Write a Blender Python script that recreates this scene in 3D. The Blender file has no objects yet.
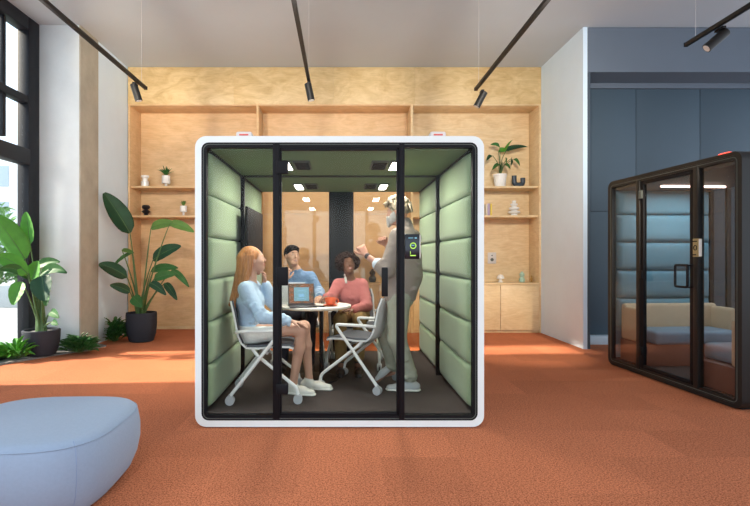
import bpy, bmesh, math, random
import numpy as np
from mathutils import Vector, Matrix
random.seed(7)
R = math.radians
PI = math.pi
col = bpy.context.scene.collection
F = 500.0; VX = 342.0; VY = 256.5; H = 1.305
def X(px, Y): return (px - VX) * Y / F
def Z(py, Y): return H - (py - VY) * Y / F
# ------------------------------------------------------------------ materials
MATS = {}
def mat(name, c, rough=0.6, metal=0.0, emit=None, es=1.0, var=0.0, vs=8.0, stretch=None, bump=0.0, bs=80.0, c2=None, spec=0.5, bd=.01, coat=0.0, sheen=0.0, sub=0.0):
    m = bpy.data.materials.new(name); m.use_nodes = True
    nt = m.node_tree; b = nt.nodes['Principled BSDF']
    b.inputs['Base Color'].default_value = (*c, 1)
    b.inputs['Roughness'].default_value = rough
    b.inputs['Metallic'].default_value = metal
    b.inputs['Specular IOR Level'].default_value = spec
    if coat: b.inputs['Coat Weight'].default_value = coat
    if sheen: b.inputs['Sheen Weight'].default_value = sheen
    if emit:
        b.inputs['Emission Color'].default_value = (*emit, 1)
        b.inputs['Emission Strength'].default_value = es
    tc = nt.nodes.new('ShaderNodeTexCoord'); mp = nt.nodes.new('ShaderNodeMapping')
    nt.links.new(tc.outputs['Object'], mp.inputs['Vector'])
    if stretch: mp.inputs['Scale'].default_value = stretch
    if var > 0 or c2:
        n = nt.nodes.new('ShaderNodeTexNoise'); n.inputs['Scale'].default_value = vs
        n.inputs['Detail'].default_value = 6; n.inputs['Roughness'].default_value = .6
        nt.links.new(mp.outputs[0], n.inputs['Vector'])
        r = nt.nodes.new('ShaderNodeValToRGB')
        r.color_ramp.elements[0].position = .3; r.color_ramp.elements[1].position = .7
        a = c2 if c2 else tuple(x * (1 - var) for x in c)
        r.color_ramp.elements[0].color = (*a, 1)
        r.color_ramp.elements[1].color = (*(c if c2 else tuple(min(1, x * (1 + var)) for x in c)), 1)
        nt.links.new(n.outputs['Fac'], r.inputs['Fac']); nt.links.new(r.outputs[0], b.inputs['Base Color'])
    if bump > 0:
        n = nt.nodes.new('ShaderNodeTexNoise'); n.inputs['Scale'].default_value = bs; n.inputs['Detail'].default_value = 3
        nt.links.new(mp.outputs[0], n.inputs['Vector'])
        bp = nt.nodes.new('ShaderNodeBump'); bp.inputs['Strength'].default_value = bump; bp.inputs['Distance'].default_value = bd
        nt.links.new(n.outputs['Fac'], bp.inputs['Height']); nt.links.new(bp.outputs[0], b.inputs['Normal'])
    MATS[name] = m
    return m
def srgb(r, g, b):
    return tuple((x/255/12.92 if x/255 <= .04045 else ((x/255+.055)/1.055)**2.4) for x in (r, g, b))

def wood_mat(name, light, dark, gr=.25):
    m = bpy.data.materials.new(name); m.use_nodes = True
    nt = m.node_tree; b = nt.nodes['Principled BSDF']; b.inputs['Roughness'].default_value = .45
    tc = nt.nodes.new('ShaderNodeTexCoord')
    mp = nt.nodes.new('ShaderNodeMapping'); mp.inputs['Scale'].default_value = (1.0, 1.0, 2.2)
    nt.links.new(tc.outputs['Object'], mp.inputs['Vector'])
    n1 = nt.nodes.new('ShaderNodeTexNoise'); n1.inputs['Scale'].default_value = 2.2; n1.inputs['Detail'].default_value = 8
    n1.inputs['Distortion'].default_value = 1.6; n1.inputs['Roughness'].default_value = .62
    nt.links.new(mp.outputs[0], n1.inputs['Vector'])
    r = nt.nodes.new('ShaderNodeValToRGB'); e = r.color_ramp.elements
    e[0].position = .32; e[0].color = (*dark, 1); e[1].position = .62; e[1].color = (*light, 1)
    nt.links.new(n1.outputs['Fac'], r.inputs['Fac'])
    n2 = nt.nodes.new('ShaderNodeTexNoise'); n2.inputs['Scale'].default_value = 30; n2.inputs['Detail'].default_value = 4
    mp2 = nt.nodes.new('ShaderNodeMapping'); mp2.inputs['Scale'].default_value = (.25, .25, 2.0)
    nt.links.new(tc.outputs['Object'], mp2.inputs['Vector']); nt.links.new(mp2.outputs[0], n2.inputs['Vector'])
    mx = nt.nodes.new('ShaderNodeMix'); mx.data_type = 'RGBA'; mx.blend_type = 'MULTIPLY'; mx.inputs['Factor'].default_value = gr
    nt.links.new(r.outputs[0], mx.inputs['A']); 
    r2 = nt.nodes.new('ShaderNodeValToRGB'); r2.color_ramp.elements[0].color = (.62, .55, .48, 1); r2.color_ramp.elements[0].position = .35
    r2.color_ramp.elements[1].position = .6
    nt.links.new(n2.outputs['Fac'], r2.inputs['Fac']); nt.links.new(r2.outputs[0], mx.inputs['B'])
    nt.links.new(mx.outputs['Result'], b.inputs['Base Color'])
    MATS[name] = m
    return m

def glass_mat(name, tint=(1, 1, 1), f0=1.45, refl=(1, 1, 1)):
    m = bpy.data.materials.new(name); m.use_nodes = True
    nt = m.node_tree; nt.nodes.clear()
    o = nt.nodes.new('ShaderNodeOutputMaterial'); mx = nt.nodes.new('ShaderNodeMixShader')
    t = nt.nodes.new('ShaderNodeBsdfTransparent'); t.inputs[0].default_value = (*tint, 1)
    g = nt.nodes.new('ShaderNodeBsdfGlossy'); g.inputs['Roughness'].default_value = 0.0; g.inputs[0].default_value = (*refl, 1)
    fr = nt.nodes.new('ShaderNodeLayerWeight'); fr.inputs[0].default_value = .5
    r0 = ((f0-1)/(f0+1))**2
    pw = nt.nodes.new('ShaderNodeMath'); pw.operation = 'POWER'; pw.inputs[1].default_value = 5
    ma = nt.nodes.new('ShaderNodeMath'); ma.operation = 'MULTIPLY_ADD'; ma.inputs[1].default_value = 1-r0; ma.inputs[2].default_value = r0
    nt.links.new(fr.outputs['Facing'], pw.inputs[0]); nt.links.new(pw.outputs[0], ma.inputs[0]); nt.links.new(ma.outputs[0], mx.inputs[0])
    nt.links.new(t.outputs[0], mx.inputs[1]); nt.links.new(g.outputs[0], mx.inputs[2])
    nt.links.new(mx.outputs[0], o.inputs[0])
    MATS[name] = m
    return m

def carpet_mat(name, base, dark, light, tile=.5, tv=.10, scale=130):
    m = bpy.data.materials.new(name); m.use_nodes = True
    nt = m.node_tree; b = nt.nodes['Principled BSDF']; b.inputs['Roughness'].default_value = .95; b.inputs['Specular IOR Level'].default_value = .1
    tc = nt.nodes.new('ShaderNodeTexCoord')
    n1 = nt.nodes.new('ShaderNodeTexNoise'); n1.inputs['Scale'].default_value = scale; n1.inputs['Detail'].default_value = 2
    nt.links.new(tc.outputs['Object'], n1.inputs['Vector'])
    r = nt.nodes.new('ShaderNodeValToRGB'); e = r.color_ramp.elements
    e[0].position = .33; e[0].color = (*dark, 1); e[1].position = .7; e[1].color = (*light, 1)
    mid = e.new(.45); mid.color = (*base, 1)
    nt.links.new(n1.outputs['Fac'], r.inputs['Fac'])
    n3 = nt.nodes.new('ShaderNodeTexNoise'); n3.inputs['Scale'].default_value = scale * .55; n3.inputs['Detail'].default_value = 3
    nt.links.new(tc.outputs['Object'], n3.inputs['Vector'])
    r3 = nt.nodes.new('ShaderNodeValToRGB'); r3.color_ramp.elements[0].position = .36; r3.color_ramp.elements[0].color = (.6, .55, .55, 1); r3.color_ramp.elements[1].position = .52
    nt.links.new(n3.outputs['Fac'], r3.inputs['Fac'])
    m3 = nt.nodes.new('ShaderNodeMix'); m3.data_type = 'RGBA'; m3.blend_type = 'MULTIPLY'; m3.inputs['Factor'].default_value = .8
    nt.links.new(r.outputs[0], m3.inputs['A']); nt.links.new(r3.outputs[0], m3.inputs['B'])
    ck = nt.nodes.new('ShaderNodeTexVoronoi'); ck.distance = 'CHEBYCHEV'; ck.inputs['Randomness'].default_value = 0; ck.inputs['Scale'].default_value = 1 / tile
    nt.links.new(tc.outputs['Object'], ck.inputs['Vector'])
    hs = nt.nodes.new('ShaderNodeSeparateColor'); nt.links.new(ck.outputs['Color'], hs.inputs[0])
    mr = nt.nodes.new('ShaderNodeMapRange'); mr.inputs['To Min'].default_value = 1 - tv; mr.inputs['To Max'].default_value = 1 + tv
    nt.links.new(hs.outputs[0], mr.inputs['Value'])
    vm = nt.nodes.new('ShaderNodeVectorMath'); vm.operation = 'SCALE'
    nt.links.new(m3.outputs['Result'], vm.inputs[0]); nt.links.new(mr.outputs[0], vm.inputs['Scale'])
    nt.links.new(vm.outputs[0], b.inputs['Base Color'])
    bp = nt.nodes.new('ShaderNodeBump'); bp.inputs['Strength'].default_value = .5; bp.inputs['Distance'].default_value = .01
    nt.links.new(n1.outputs['Fac'], bp.inputs['Height']); nt.links.new(bp.outputs[0], b.inputs['Normal'])
    MATS[name] = m
    return m
M = MATS
carpet_mat('carpet_orange', (.54, .175, .082), (.20, .05, .026), (.70, .27, .135), tile=.5, tv=.09)
carpet_mat('carpet_dark', (.085, .072, .068), (.05, .043, .042), (.13, .11, .10), tile=.5, tv=.02, scale=260)
wood_mat('plywood', (.80, .62, .37), (.70, .50, .27))
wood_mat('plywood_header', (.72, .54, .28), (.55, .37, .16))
wood_mat('plywood_warm', (.74, .51, .28), (.65, .42, .21))
mat('white_paint', (.68, .81, .91), .7, var=.02, vs=3)
mat('ceiling_paint', (.51, .57, .615), .8, var=.02, vs=1)
mat('concrete', (.40, .37, .30), .85, var=.12, vs=4, bump=.3, bs=20)
mat('plaster', (.66, .70, .71), .85, var=.05, vs=2.5, bump=.1, bs=30)
mat('blue_wall', (.055, .087, .117), .6, var=.03, vs=2)
mat('blue_soffit', (.12, .15, .19), .7, var=.03, vs=2)
mat('dark_blue_wall', (.05, .07, .09), .6)
mat('black', (.006, .006, .007), .5, spec=.25)
mat('black_frame', (.006, .006, .008), .55, spec=.2)
mat('window_black', (.009, .010, .014), .5, spec=.3)
mat('dark_metal', (.014, .013, .012), .45, spec=.3)
mat('shell_white', (.86, .92, .90), .4)
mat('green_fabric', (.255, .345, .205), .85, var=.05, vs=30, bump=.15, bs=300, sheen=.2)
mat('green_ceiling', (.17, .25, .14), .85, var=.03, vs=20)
mat('seam_dark', (.03, .034, .03), .7)
mat('blue_fabric', (.13, .265, .34), .85, var=.05, vs=40, bump=.15, bs=300)
mat('beige_fabric', (.62, .47, .32), .85, var=.05, vs=40, bump=.15, bs=300)
mat('seat_fabric', (.24, .32, .40), .85, var=.04, vs=40)
mat('board_reflection', (.19, .085, .06), .6, var=.08, vs=9)  # bench base; rust tone paints in the carpet's reflection on the glass
mat('grey_board', (.24, .27, .26), .7)
mat('ottoman_fabric', (.285, .37, .49), .9, var=.03, vs=60, bump=.12, bs=500, sheen=.15)
mat('ottoman_seam', (.28, .37, .54), .9)
mat('chair_white', (.80, .80, .77), .35)
mat('chair_grey', (.70, .70, .69), .5)
mat('chair_pad', (.10, .105, .12), .8, var=.1, vs=60)
mat('chrome', (.7, .7, .7), .2, metal=1)
mat('caster_grey', (.45, .45, .45), .4)
mat('table_white', (.82, .78, .70), .35)
mat('table_edge', (.60, .45, .28), .5)
mat('tv_screen', (.008, .007, .008), .6, spec=.12)
mat('lamp_emit', (1, 1, 1), .5, emit=(1, .93, .84), es=14)
mat('strip_emit', (1, 1, 1), .5, emit=(1, .72, .62), es=7)
mat('vent_grey', (.10, .115, .10), .6)
mat('beacon_red', (.65, .12, .09), .4, emit=(1, .12, .08), es=.12)
mat('beacon_white', (.82, .76, .72), .4)
mat('screen_dark', (.008, .012, .02), .2)
mat('ring_green', (.25, .5, .05), .4, emit=(.55, .85, .10), es=.7)
mat('screen_text', (.1, .25, .3), .4, emit=(.12, .30, .38), es=.6)
mat('panel_gold', (.20, .145, .06), .4, emit=(.5, .36, .16), es=.15)
mat('panel_edge', (.8, .77, .7), .4)
mat('laptop_grey', (.72, .73, .73), .4, metal=.2)
mat('laptop_dark', (.03, .03, .035), .4)
mat('wall_orange', (.34, .085, .015), .4, c2=(.008, .05, .035), vs=22)
mat('beacon_glow', (.7, .05, .03), .4, emit=(1, .10, .06), es=1.6)
mat('card_blue', (.13, .27, .34), .4, emit=(.22, .42, .5), es=.12)
mat('card_text', (.15, .3, .45), .4, emit=(.12, .26, .42), es=.4)
mat('orange_ceramic', (.78, .13, .035), .3)
mat('coffee', (.06, .025, .012), .2)
mat('pot_grey', (.026, .030, .040), .7, spec=.2, var=.05, vs=20)
mat('pot_white', (.80, .80, .78), .5)
mat('soil', (.06, .045, .035), .95, var=.3, vs=60)
mat('pebble', (.22, .21, .20), .9, var=.4, vs=40, bump=.6, bs=50)
mat('leaf_dark', (.014, .055, .024), .5, spec=.3, var=.25, vs=6)
mat('leaf_mid', (.032, .12, .028), .5, spec=.3, var=.25, vs=8)
mat('leaf_bright', (.07, .25, .025), .5, spec=.3, var=.2, vs=8)
mat('leaf_olive', (.09, .18, .035), .5, spec=.3, var=.2, vs=8)
mat('stem_green', (.055, .12, .03), .5)
mat('ceramic_black', (.015, .016, .02), .3)
mat('ceramic_navy', (.025, .04, .06), .4)
mat('ceramic_white', (.82, .80, .76), .4)
mat('ceramic_green', (.42, .60, .48), .4)
mat('brass', (.55, .36, .12), .3, metal=.8)
mat('book_yellow', (.75, .55, .06), .6); mat('book_purple', (.42, .32, .45), .6); mat('book_cream', (.75, .70, .58), .6)
mat('paper', (.85, .83, .78), .7)
mat('socket', (.62, .60, .58), .5)
mat('skin_fair', (.60, .34, .235), .5); mat('skin_tan', (.60, .34, .22), .5); mat('skin_rosy', (.55, .27, .18), .5); mat('skin_brown', (.20, .085, .045), .5)
mat('lip', (.45, .10, .09), .4); mat('lip_man', (.45, .20, .15), .5); mat('eye_white', (.42, .38, .36), .3); mat('eye_dark', (.03, .02, .015), .2)
mat('teeth', (.7, .66, .6), .3)
mat('hair_ginger', (.50, .20, .06), .5, var=.35, vs=50, stretch=(1, 1, .12), bump=.5, bs=90)
mat('hair_black', (.014, .010, .009), .8, spec=.1, var=.3, vs=60, bump=.5, bs=90)
mat('hair_curly', (.030, .013, .008), .8, spec=.15, var=.4, vs=70, bump=.6, bs=90)
mat('hair_grey', (.30, .25, .175), .85, spec=.1, var=.4, vs=40, bump=.3, bs=60)
mat('beard_grey', (.5, .48, .44), .7, var=.15, vs=60)
mat('shirt_blue', (.46, .61, .76), .9, var=.06, vs=25, bump=.5, bs=13, bd=.03)
mat('skirt_white', (.85, .84, .78), .9, bump=.5, bs=13, bd=.03)
mat('sweater_blue', (.15, .25, .40), .9, var=.08, vs=25, bump=.5, bs=13, bd=.03)
mat('sleeve_light', (.42, .53, .66), .9)
mat('sweater_pink', (.55, .175, .16), .9, var=.07, vs=25, bump=.5, bs=13, bd=.03)
mat('collar_white', (.82, .80, .76), .8)
mat('trouser_khaki', (.25, .15, .05), .9, var=.15, vs=20, bump=.5, bs=13, bd=.03)
mat('trouser_navy', (.015, .018, .03), .9)
mat('shirt_grey', (.29, .235, .20), .9, var=.06, vs=20, bump=.5, bs=13, bd=.03)
mat('cuff_blue', (.60, .68, .76), .8)
mat('trouser_sage', (.34, .345, .265), .9, var=.06, vs=20, bump=.5, bs=13, bd=.03)
mat('shoe_white', (.74, .71, .62), .6); mat('shoe_sole', (.82, .79, .70), .6)
mat('shoe_grey', (.42, .43, .42), .7); mat('sole_brown', (.20, .10, .06), .7)
mat('boot_black', (.015, .014, .014), .5)
mat('bracelet', (.05, .03, .03), .4)
mat('pavement', (.30, .30, .30), .8, var=.06, vs=2)
mat('outdoor_wall', (.42, .43, .42), .8, var=.05, vs=2)
mat('building_pale', (.80, .80, .78), .8)
mat('building_glass', (.35, .42, .46), .3)
mat('foliage', (.11, .27, .05), .6, c2=(.05, .16, .03), vs=5)
mat('foliage_pale', (.30, .50, .16), .6, c2=(.16, .34, .08), vs=5)
mat('trunk', (.12, .09, .06), .9)
mat('wire', (.7, .7, .7), .4)
glass_mat('glass_clear', (.97, .985, .975), 1.14)
glass_mat('glass_window', (.98, .99, .99), 1.25)
glass_mat('glass_bronze', (.86, .85, .84), 1.4)
glass_mat('glass_back', (.92, .86, .76), 1.55)
mat('decor_glass', (.75, .73, .70), .1)

# ------------------------------------------------------------------ geometry helpers
class G:
    def __init__(s): s.v = []; s.f = []; s.m = []; s.mats = []
    def mi(s, m):
        if m not in s.mats: s.mats.append(m)
        return s.mats.index(m)
    def add(s, vs, fs, m=None):
        o = len(s.v); s.v += [tuple(v) for v in vs]; k = s.mi(m) if m else 0
        if m is None and not s.mats: s.mats.append(None)
        for f in fs: s.f.append(tuple(i + o for i in f)); s.m.append(k)
        return s
    def bm(s, b, m=None, mx=None):
        if mx is not None: bmesh.ops.transform(b, matrix=mx, verts=b.verts)
        b.verts.index_update()
        s.add([v.co[:] for v in b.verts], [[v.index for v in f.verts] for f in b.faces], m); b.free(); return s
    def box(s, lo, hi, bev=0, m=None, mx=None, seg=2):
        b = bmesh.new(); bmesh.ops.create_cube(b, size=1)
        sz = [hi[i] - lo[i] for i in range(3)]; c = [(hi[i] + lo[i]) / 2 for i in range(3)]
        bmesh.ops.transform(b, matrix=Matrix.Translation(c) @ Matrix.Diagonal((*sz, 1)), verts=b.verts)
        if bev: bmesh.ops.bevel(b, geom=b.edges[:], offset=min(bev, min(sz) * .49), segments=seg, affect='EDGES', profile=.5)
        return s.bm(b, m, mx)
    def cyl(s, a, b_, r1, r2=None, seg=20, m=None, cap=True):
        r2 = r1 if r2 is None else r2
        a = Vector(a); b_ = Vector(b_); d = (b_ - a).normalized()
        u = d.orthogonal().normalized(); w = d.cross(u)
        vs = []
        for c, r in ((a, r1), (b_, r2)):
            for i in range(seg):
                t = 2 * PI * i / seg; vs.append(c + (u * math.cos(t) + w * math.sin(t)) * r)
        fs = [(i, (i + 1) % seg, seg + (i + 1) % seg, seg + i) for i in range(seg)]
        if cap: fs += [tuple(range(seg))[::-1], tuple(range(seg, 2 * seg))]
        return s.add(vs, fs, m)
    def tube(s, pts, r, seg=10, m=None, closed=False, flat=None):
        pts = [Vector(p) for p in pts]; n = len(pts); vs = []; fs = []; u = None
        rr = r if isinstance(r, (list, tuple)) else [r] * n
        for i, p in enumerate(pts):
            if closed: d = pts[(i + 1) % n] - pts[i - 1]
            else: d = pts[min(i + 1, n - 1)] - pts[max(i - 1, 0)]
            d.normalize()
            if u is None: u = d.orthogonal().normalized()
            else:
                u = u - d * u.dot(d)
                u = u.normalized() if u.length > 1e-6 else d.orthogonal().normalized()
            w = d.cross(u)
            for k in range(seg):
                t = 2 * PI * k / seg; vs.append(p + (u * math.cos(t) + w * math.sin(t)) * rr[i])
        for i in range(n if closed else n - 1):
            j = (i + 1) % n
            for k in range(seg): fs.append((i*seg+k, i*seg+(k+1) % seg, j*seg+(k+1) % seg, j*seg+k))
        if not closed: fs += [tuple(range(seg))[::-1], tuple(range((n-1)*seg, n*seg))]
        return s.add(vs, fs, m)
    def lathe(s, prof, c=(0, 0, 0), seg=28, m=None):
        c = Vector(c); vs = []; fs = []; n = len(prof)
        for r, z in prof:
            for k in range(seg):
                t = 2 * PI * k / seg; vs.append(c + Vector((r * math.cos(t), r * math.sin(t), z)))
        for i in range(n - 1):
            for k in range(seg): fs.append((i*seg+k, i*seg+(k+1) % seg, (i+1)*seg+(k+1) % seg, (i+1)*seg+k))
        if prof[0][0] > 1e-5: fs.append(tuple(range(seg))[::-1])
        if prof[-1][0] > 1e-5: fs.append(tuple(range((n-1)*seg, n*seg)))
        return s.add(vs, fs, m)
    def prism(s, poly, ext, m=None):
        ext = Vector(ext); a = [Vector(p) for p in poly]; n = len(a)
        vs = a + [p + ext for p in a]
        fs = [tuple(range(n))[::-1], tuple(range(n, 2*n))] + [(i, (i+1) % n, n+(i+1) % n, n+i) for i in range(n)]
        return s.add(vs, fs, m)
    def ring(s, outer, inner, ext, m=None):
        ext = Vector(ext); n = len(outer); o = [Vector(p) for p in outer]; q = [Vector(p) for p in inner]
        vs = o + q + [p + ext for p in o] + [p + ext for p in q]; fs = []
        for i in range(n):
            j = (i + 1) % n
            fs += [(i, j, n+j, n+i), (2*n+i, 3*n+i, 3*n+j, 2*n+j), (i, 2*n+i, 2*n+j, j), (n+i, n+j, 3*n+j, 3*n+i)]
        return s.add(vs, fs, m)
    def ball(s, c, r, m=None, seg=16, mx=None):
        b = bmesh.new(); bmesh.ops.create_uvsphere(b, u_segments=seg, v_segments=max(6, seg*2//3), radius=1)
        rr = r if isinstance(r, (tuple, list)) else (r, r, r)
        t = Matrix.Translation(c) @ (mx if mx is not None else Matrix.Identity(4)) @ Matrix.Diagonal((*rr, 1))
        return s.bm(b, m, t)
def fillet(pts, r, n=5):
    pts = [Vector(p) for p in pts]; out = [pts[0]]
    for i in range(1, len(pts) - 1):
        p, a, b = pts[i], pts[i-1] - pts[i], pts[i+1] - pts[i]
        rr = min(r, a.length * .49, b.length * .49)
        A = p + a.normalized() * rr; B = p + b.normalized() * rr
        for k in range(n + 1):
            t = k / n; out.append(A * (1-t)**2 + p * 2*t*(1-t) + B * t*t)
    return out + [pts[-1]]
def rrect(x0, x1, z0, z1, r, y=0, n=6):
    out = []
    for cx, cz, a0 in ((x1-r, z1-r, 0), (x0+r, z1-r, 90), (x0+r, z0+r, 180), (x1-r, z0+r, 270)):
        for k in range(n + 1):
            t = R(a0 + 90 * k / n); out.append((cx + r*math.cos(t), y, cz + r*math.sin(t)))
    return out

def mk(name, g, m=None, parent=None, smooth=True, ang=35, origin=None, fix=True):
    me = bpy.data.meshes.new(name)
    vs = g.v
    if origin is not None: vs = [(v[0]-origin[0], v[1]-origin[1], v[2]-origin[2]) for v in vs]
    me.from_pydata(vs, [], g.f)
    if g.mats and any(x is not None for x in g.mats):
        for x in g.mats: me.materials.append(MATS[x or m])
        me.polygons.foreach_set('material_index', g.m)
    elif m: me.materials.append(MATS[m])
    me.update()
    if fix:
        b = bmesh.new(); b.from_mesh(me); bmesh.ops.recalc_face_normals(b, faces=b.faces); b.to_mesh(me); b.free()
    if smooth:
        me.polygons.foreach_set('use_smooth', [True] * len(me.polygons))
        me.set_sharp_from_angle(angle=R(ang))
    o = bpy.data.objects.new(name, me); col.objects.link(o)
    if origin is not None: o.location = origin
    if parent is not None: o.parent = parent
    return o
def tag(o, label=None, cat=None, group=None, kind=None):
    if label: o['label'] = label
    if cat: o['category'] = cat
    if group: o['group'] = group
    if kind: o['kind'] = kind
    return o
def thing(name, label, cat, loc=(0, 0, 0), rz=0, group=None):
    o = bpy.data.objects.new(name, None); col.objects.link(o); o.empty_display_size = .05
    o.location = loc; o.rotation_euler = (0, 0, rz)
    return tag(o, label, cat, group)
def copy_tree(o, parent=None):
    c = o.copy(); col.objects.link(c)
    if parent is not None: c.parent = parent
    for ch in [x for x in bpy.data.objects if x.parent == o]: copy_tree(ch, c)
    return c
def struct(name, g, m, ang=35):
    o = mk(name, g, m, ang=ang); o['kind'] = 'structure'; return o
def cushion(g, w, h, d, mx, m=None, nu=14, nv=8, p=5, base=.15):
    """pillow: front bulges along +y of mx, width x, height z, centred"""
    vs = []; fs = []
    def pr(t): return max(0, 1 - abs(t)**p)
    for j in range(nv + 1):
        for i in range(nu + 1):
            u = -math.cos(PI * i / nu); v = -math.cos(PI * j / nv)
            y = d * (base + (1-base) * (pr(u) * pr(v)) ** .5)
            if i in (0, nu) or j in (0, nv): y = d * base * .4
            vs.append(mx @ Vector((u*w/2, y, v*h/2)))
    n = len(vs)
    for j in range(nv):
        for i in range(nu):
            a = j*(nu+1)+i; fs.append((a, a+1, a+nu+2, a+nu+1))
    bd = [i for i in range(nu+1)] + [(j+1)*(nu+1)-1 for j in range(1, nv+1)] + [nv*(nu+1)+i for i in range(nu-1, -1, -1)] + [j*(nu+1) for j in range(nv-1, 0, -1)]
    for k in bd:
        v = mx.inverted() @ vs[k]; vs.append(mx @ Vector((v.x, 0, v.z)))
    L = len(bd)
    for k in range(L): fs.append((bd[k], n+k, n+(k+1) % L, bd[(k+1) % L]))
    fs.append(tuple(range(n, n+L)))
    return g.add(vs, fs, m)
# ================================================================== ROOM
CE = 4.54
g = G().box((-4.3, -6, -.1), (9, 9.3, 0)); struct('floor', g, 'carpet_orange')
g = G().box((-4.4, -6, CE), (9, 9.4, CE+.15)); struct('ceiling', g, 'ceiling_paint')
# left: column, wall between column and bookcase, unseen window wall shaped for the sun
g = G().box((-4.25, 6.98, 0), (-3.672, 7.5, CE), bev=.006, m='plaster')
struct('wall_column_face', g, 'plaster')
g = G().box((-3.672, 6.985, 0), (-3.655, 7.5, CE), m='concrete'); struct('wall_column_side', g, 'concrete')
g = G().box((-4.25, 7.5, 0), (-3.665, 9.3, CE)); struct('wall_left', g, 'white_paint')
g = G().box((-4.4, 2.4, 0), (-4.23, 4.85, CE)).box((-4.4, -6, 0), (-4.23, -1.2, CE)).box((-4.4, -1.2, 0), (-4.23, 2.4, .9)).box((-4.4, -1.2, 4.2), (-4.23, 2.4, CE)); struct('wall_sun_mask', g, 'white_paint')  # out of view; solid parts shaped to limit the sun patches
g = G().ring([(-4.36, -1.2, .9), (-4.36, 2.4, .9), (-4.36, 2.4, 4.2), (-4.36, -1.2, 4.2)], [(-4.36, -1.1, 1.0), (-4.36, 2.3, 1.0), (-4.36, 2.3, 4.1), (-4.36, -1.1, 4.1)], (.1, 0, 0)).box((-4.36, .55, 1.0), (-4.26, .65, 4.1)); w2_ = struct('window_added', g, 'window_black')  # unseen second window, added to carry the fill lamp
mk('added_blind', G().box((-4.34, -1.1, 1.0), (-4.335, 2.3, 4.1)), 'white_paint', w2_)  # sheet closing the added window
g = G().box((-4.4, 9.05, 0), (9, 9.2, CE)); struct('wall_back', g, 'white_paint')
# window (black frame) in the plane X = -4.23, Y 4.3 .. 6.98
wx0, wx1 = -4.38, -4.23
fr = G()
fr.box((wx0, 6.74, 0), (wx1+.01, 6.978, CE), bev=.01)
fr.box((wx0, 4.85, 0), (wx1+.01, 5.0, CE), bev=.01)
fr.box((wx0, 4.95, 4.36), (wx1+.01, 6.74, CE), bev=.01)
fr.box((wx0+.02, 4.95, 3.37), (wx1-.0, 6.74, 3.47), bev=.01)
fr.box((wx0+.02, 4.95, 2.54), (wx1+.04, 6.74, 2.75), bev=.02)
fr.box((wx0, 4.95, 0), (wx1+.01, 6.74, .10), bev=.01)
fr.box((wx0+.03, 6.30, 2.83), (wx1-.04, 6.36, 4.36), bev=.008)
w1 = struct('window_1', fr, 'window_black')
gp = G().box((-4.31, 4.95, .1), (-4.302, 6.74, 4.36)); o = mk('window_pane', gp, 'glass_window', w1)
# partition on the right + blue recess
g = G().box((3.40, 7.05, 0), (3.46, 9.05, CE)); struct('wall_partition', g, 'white_paint')
g = G().box((3.46, 7.05, 0), (3.50, 7.54, 3.906)); struct('wall_recess_side', g, 'dark_blue_wall')
g = G().box((3.46, 7.05, 3.906), (9, 8.0, CE-.005)); struct('wall_bulkhead', g, 'blue_soffit')
g = G().box((3.46, 7.56, 0), (9, 7.7, 3.906)); struct('wall_recess_back', g, 'dark_blue_wall')
xs = [3.70, 4.435, 5.40, 6.36, 7.32, 8.3]; 
xs = [3.50, X(636, 7.54), X(700, 7.54), X(764, 7.54), X(828, 7.54), X(892, 7.54)]
k = 0
for i in range(len(xs)-1):
    for z0, z1 in ((.13, Z(212, 7.54)), (Z(212, 7.54)+.006, 3.83)):
        g = G().box((xs[i]+.004, 7.54, z0), (xs[i+1]-.004, 7.562, z1), bev=.002)
        k += 1; o = struct('wall_panel_%d' % k, g, 'blue_wall')
g = G().box((3.46, 7.50, 3.83), (9, 7.56, 3.906)); struct('trim_1', g, 'blue_soffit')
g = G().box((3.455, 7.40, 0), (9, 7.56, .125), bev=.004); struct('baseboard_right', g, 'white_paint')

# ================================================================== BOOKCASE WALL
YF, YB = 8.53, 9.03
bx0, bx1 = -3.652, 3.398
hz = 3.907
t = thing('bookcase', 'wide light plywood wall unit with open niches behind the green lined booth', 'bookcase', (0, YF, 0))
def bc(name, lo, hi, m='plywood', bev=.004, par=None, label=None):
    g = G().box((lo[0], lo[1]-YF, lo[2]), (hi[0], hi[1]-YF, hi[2]), bev=bev)
    o = mk(name, g, m, par or t)
    if label: o['label'] = label
    return o
# header panels
hx = [bx0, X(200, YF)-.55, X(338, YF)-.6, X(412, YF)+.0, bx1]
hx = [bx0, -1.85, -.15, 1.25, bx1]
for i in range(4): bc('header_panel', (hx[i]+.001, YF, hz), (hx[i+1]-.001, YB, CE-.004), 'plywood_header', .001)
d1, d2 = X(257.5, YF), X(412, YF)
for x0, x1 in ((bx0, bx0+.03), (d1-.02, d1+.02), (d2-.02, d2+.02), (bx1-.03, bx1)):
    bc('upright', (x0, YF+.002, 0), (x1, YB, hz-.002), 'plywood_warm' if x0 < 1 else 'plywood', .002)
bc('top_board', (bx0+.03, YF+.002, hz-.025), (d1-.02, YB, hz-.002), 'plywood_warm', .002)
bc('top_board', (d1+.02, YF+.002, hz-.025), (d2-.02, YB, hz-.002), 'plywood_warm', .002)
bc('top_board', (d2+.02, YF+.002, hz-.025), (bx1-.03, YB, hz-.002), 'plywood', .002)
bc('back_panel', (bx0+.03, YB-.02, 0), (d1-.02, YB, hz-.025), 'plywood_warm', 0)
zs = Z(214, 9.0)
bc('back_panel', (d1+.02, YB-.02, zs+.003), (d2-.02, YB, hz-.025), 'plywood_warm', 0)
bc('back_panel', (d1+.02, YB-.02, 0), (d2-.02, YB, zs-.003), 'plywood_warm', 0)
bc('back_panel', (d2+.02, YB-.02, 0), (bx1-.03, YB, hz-.025), 'plywood', 0)
zA, zB = Z(185.5, YF), Z(215, YF)
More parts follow.
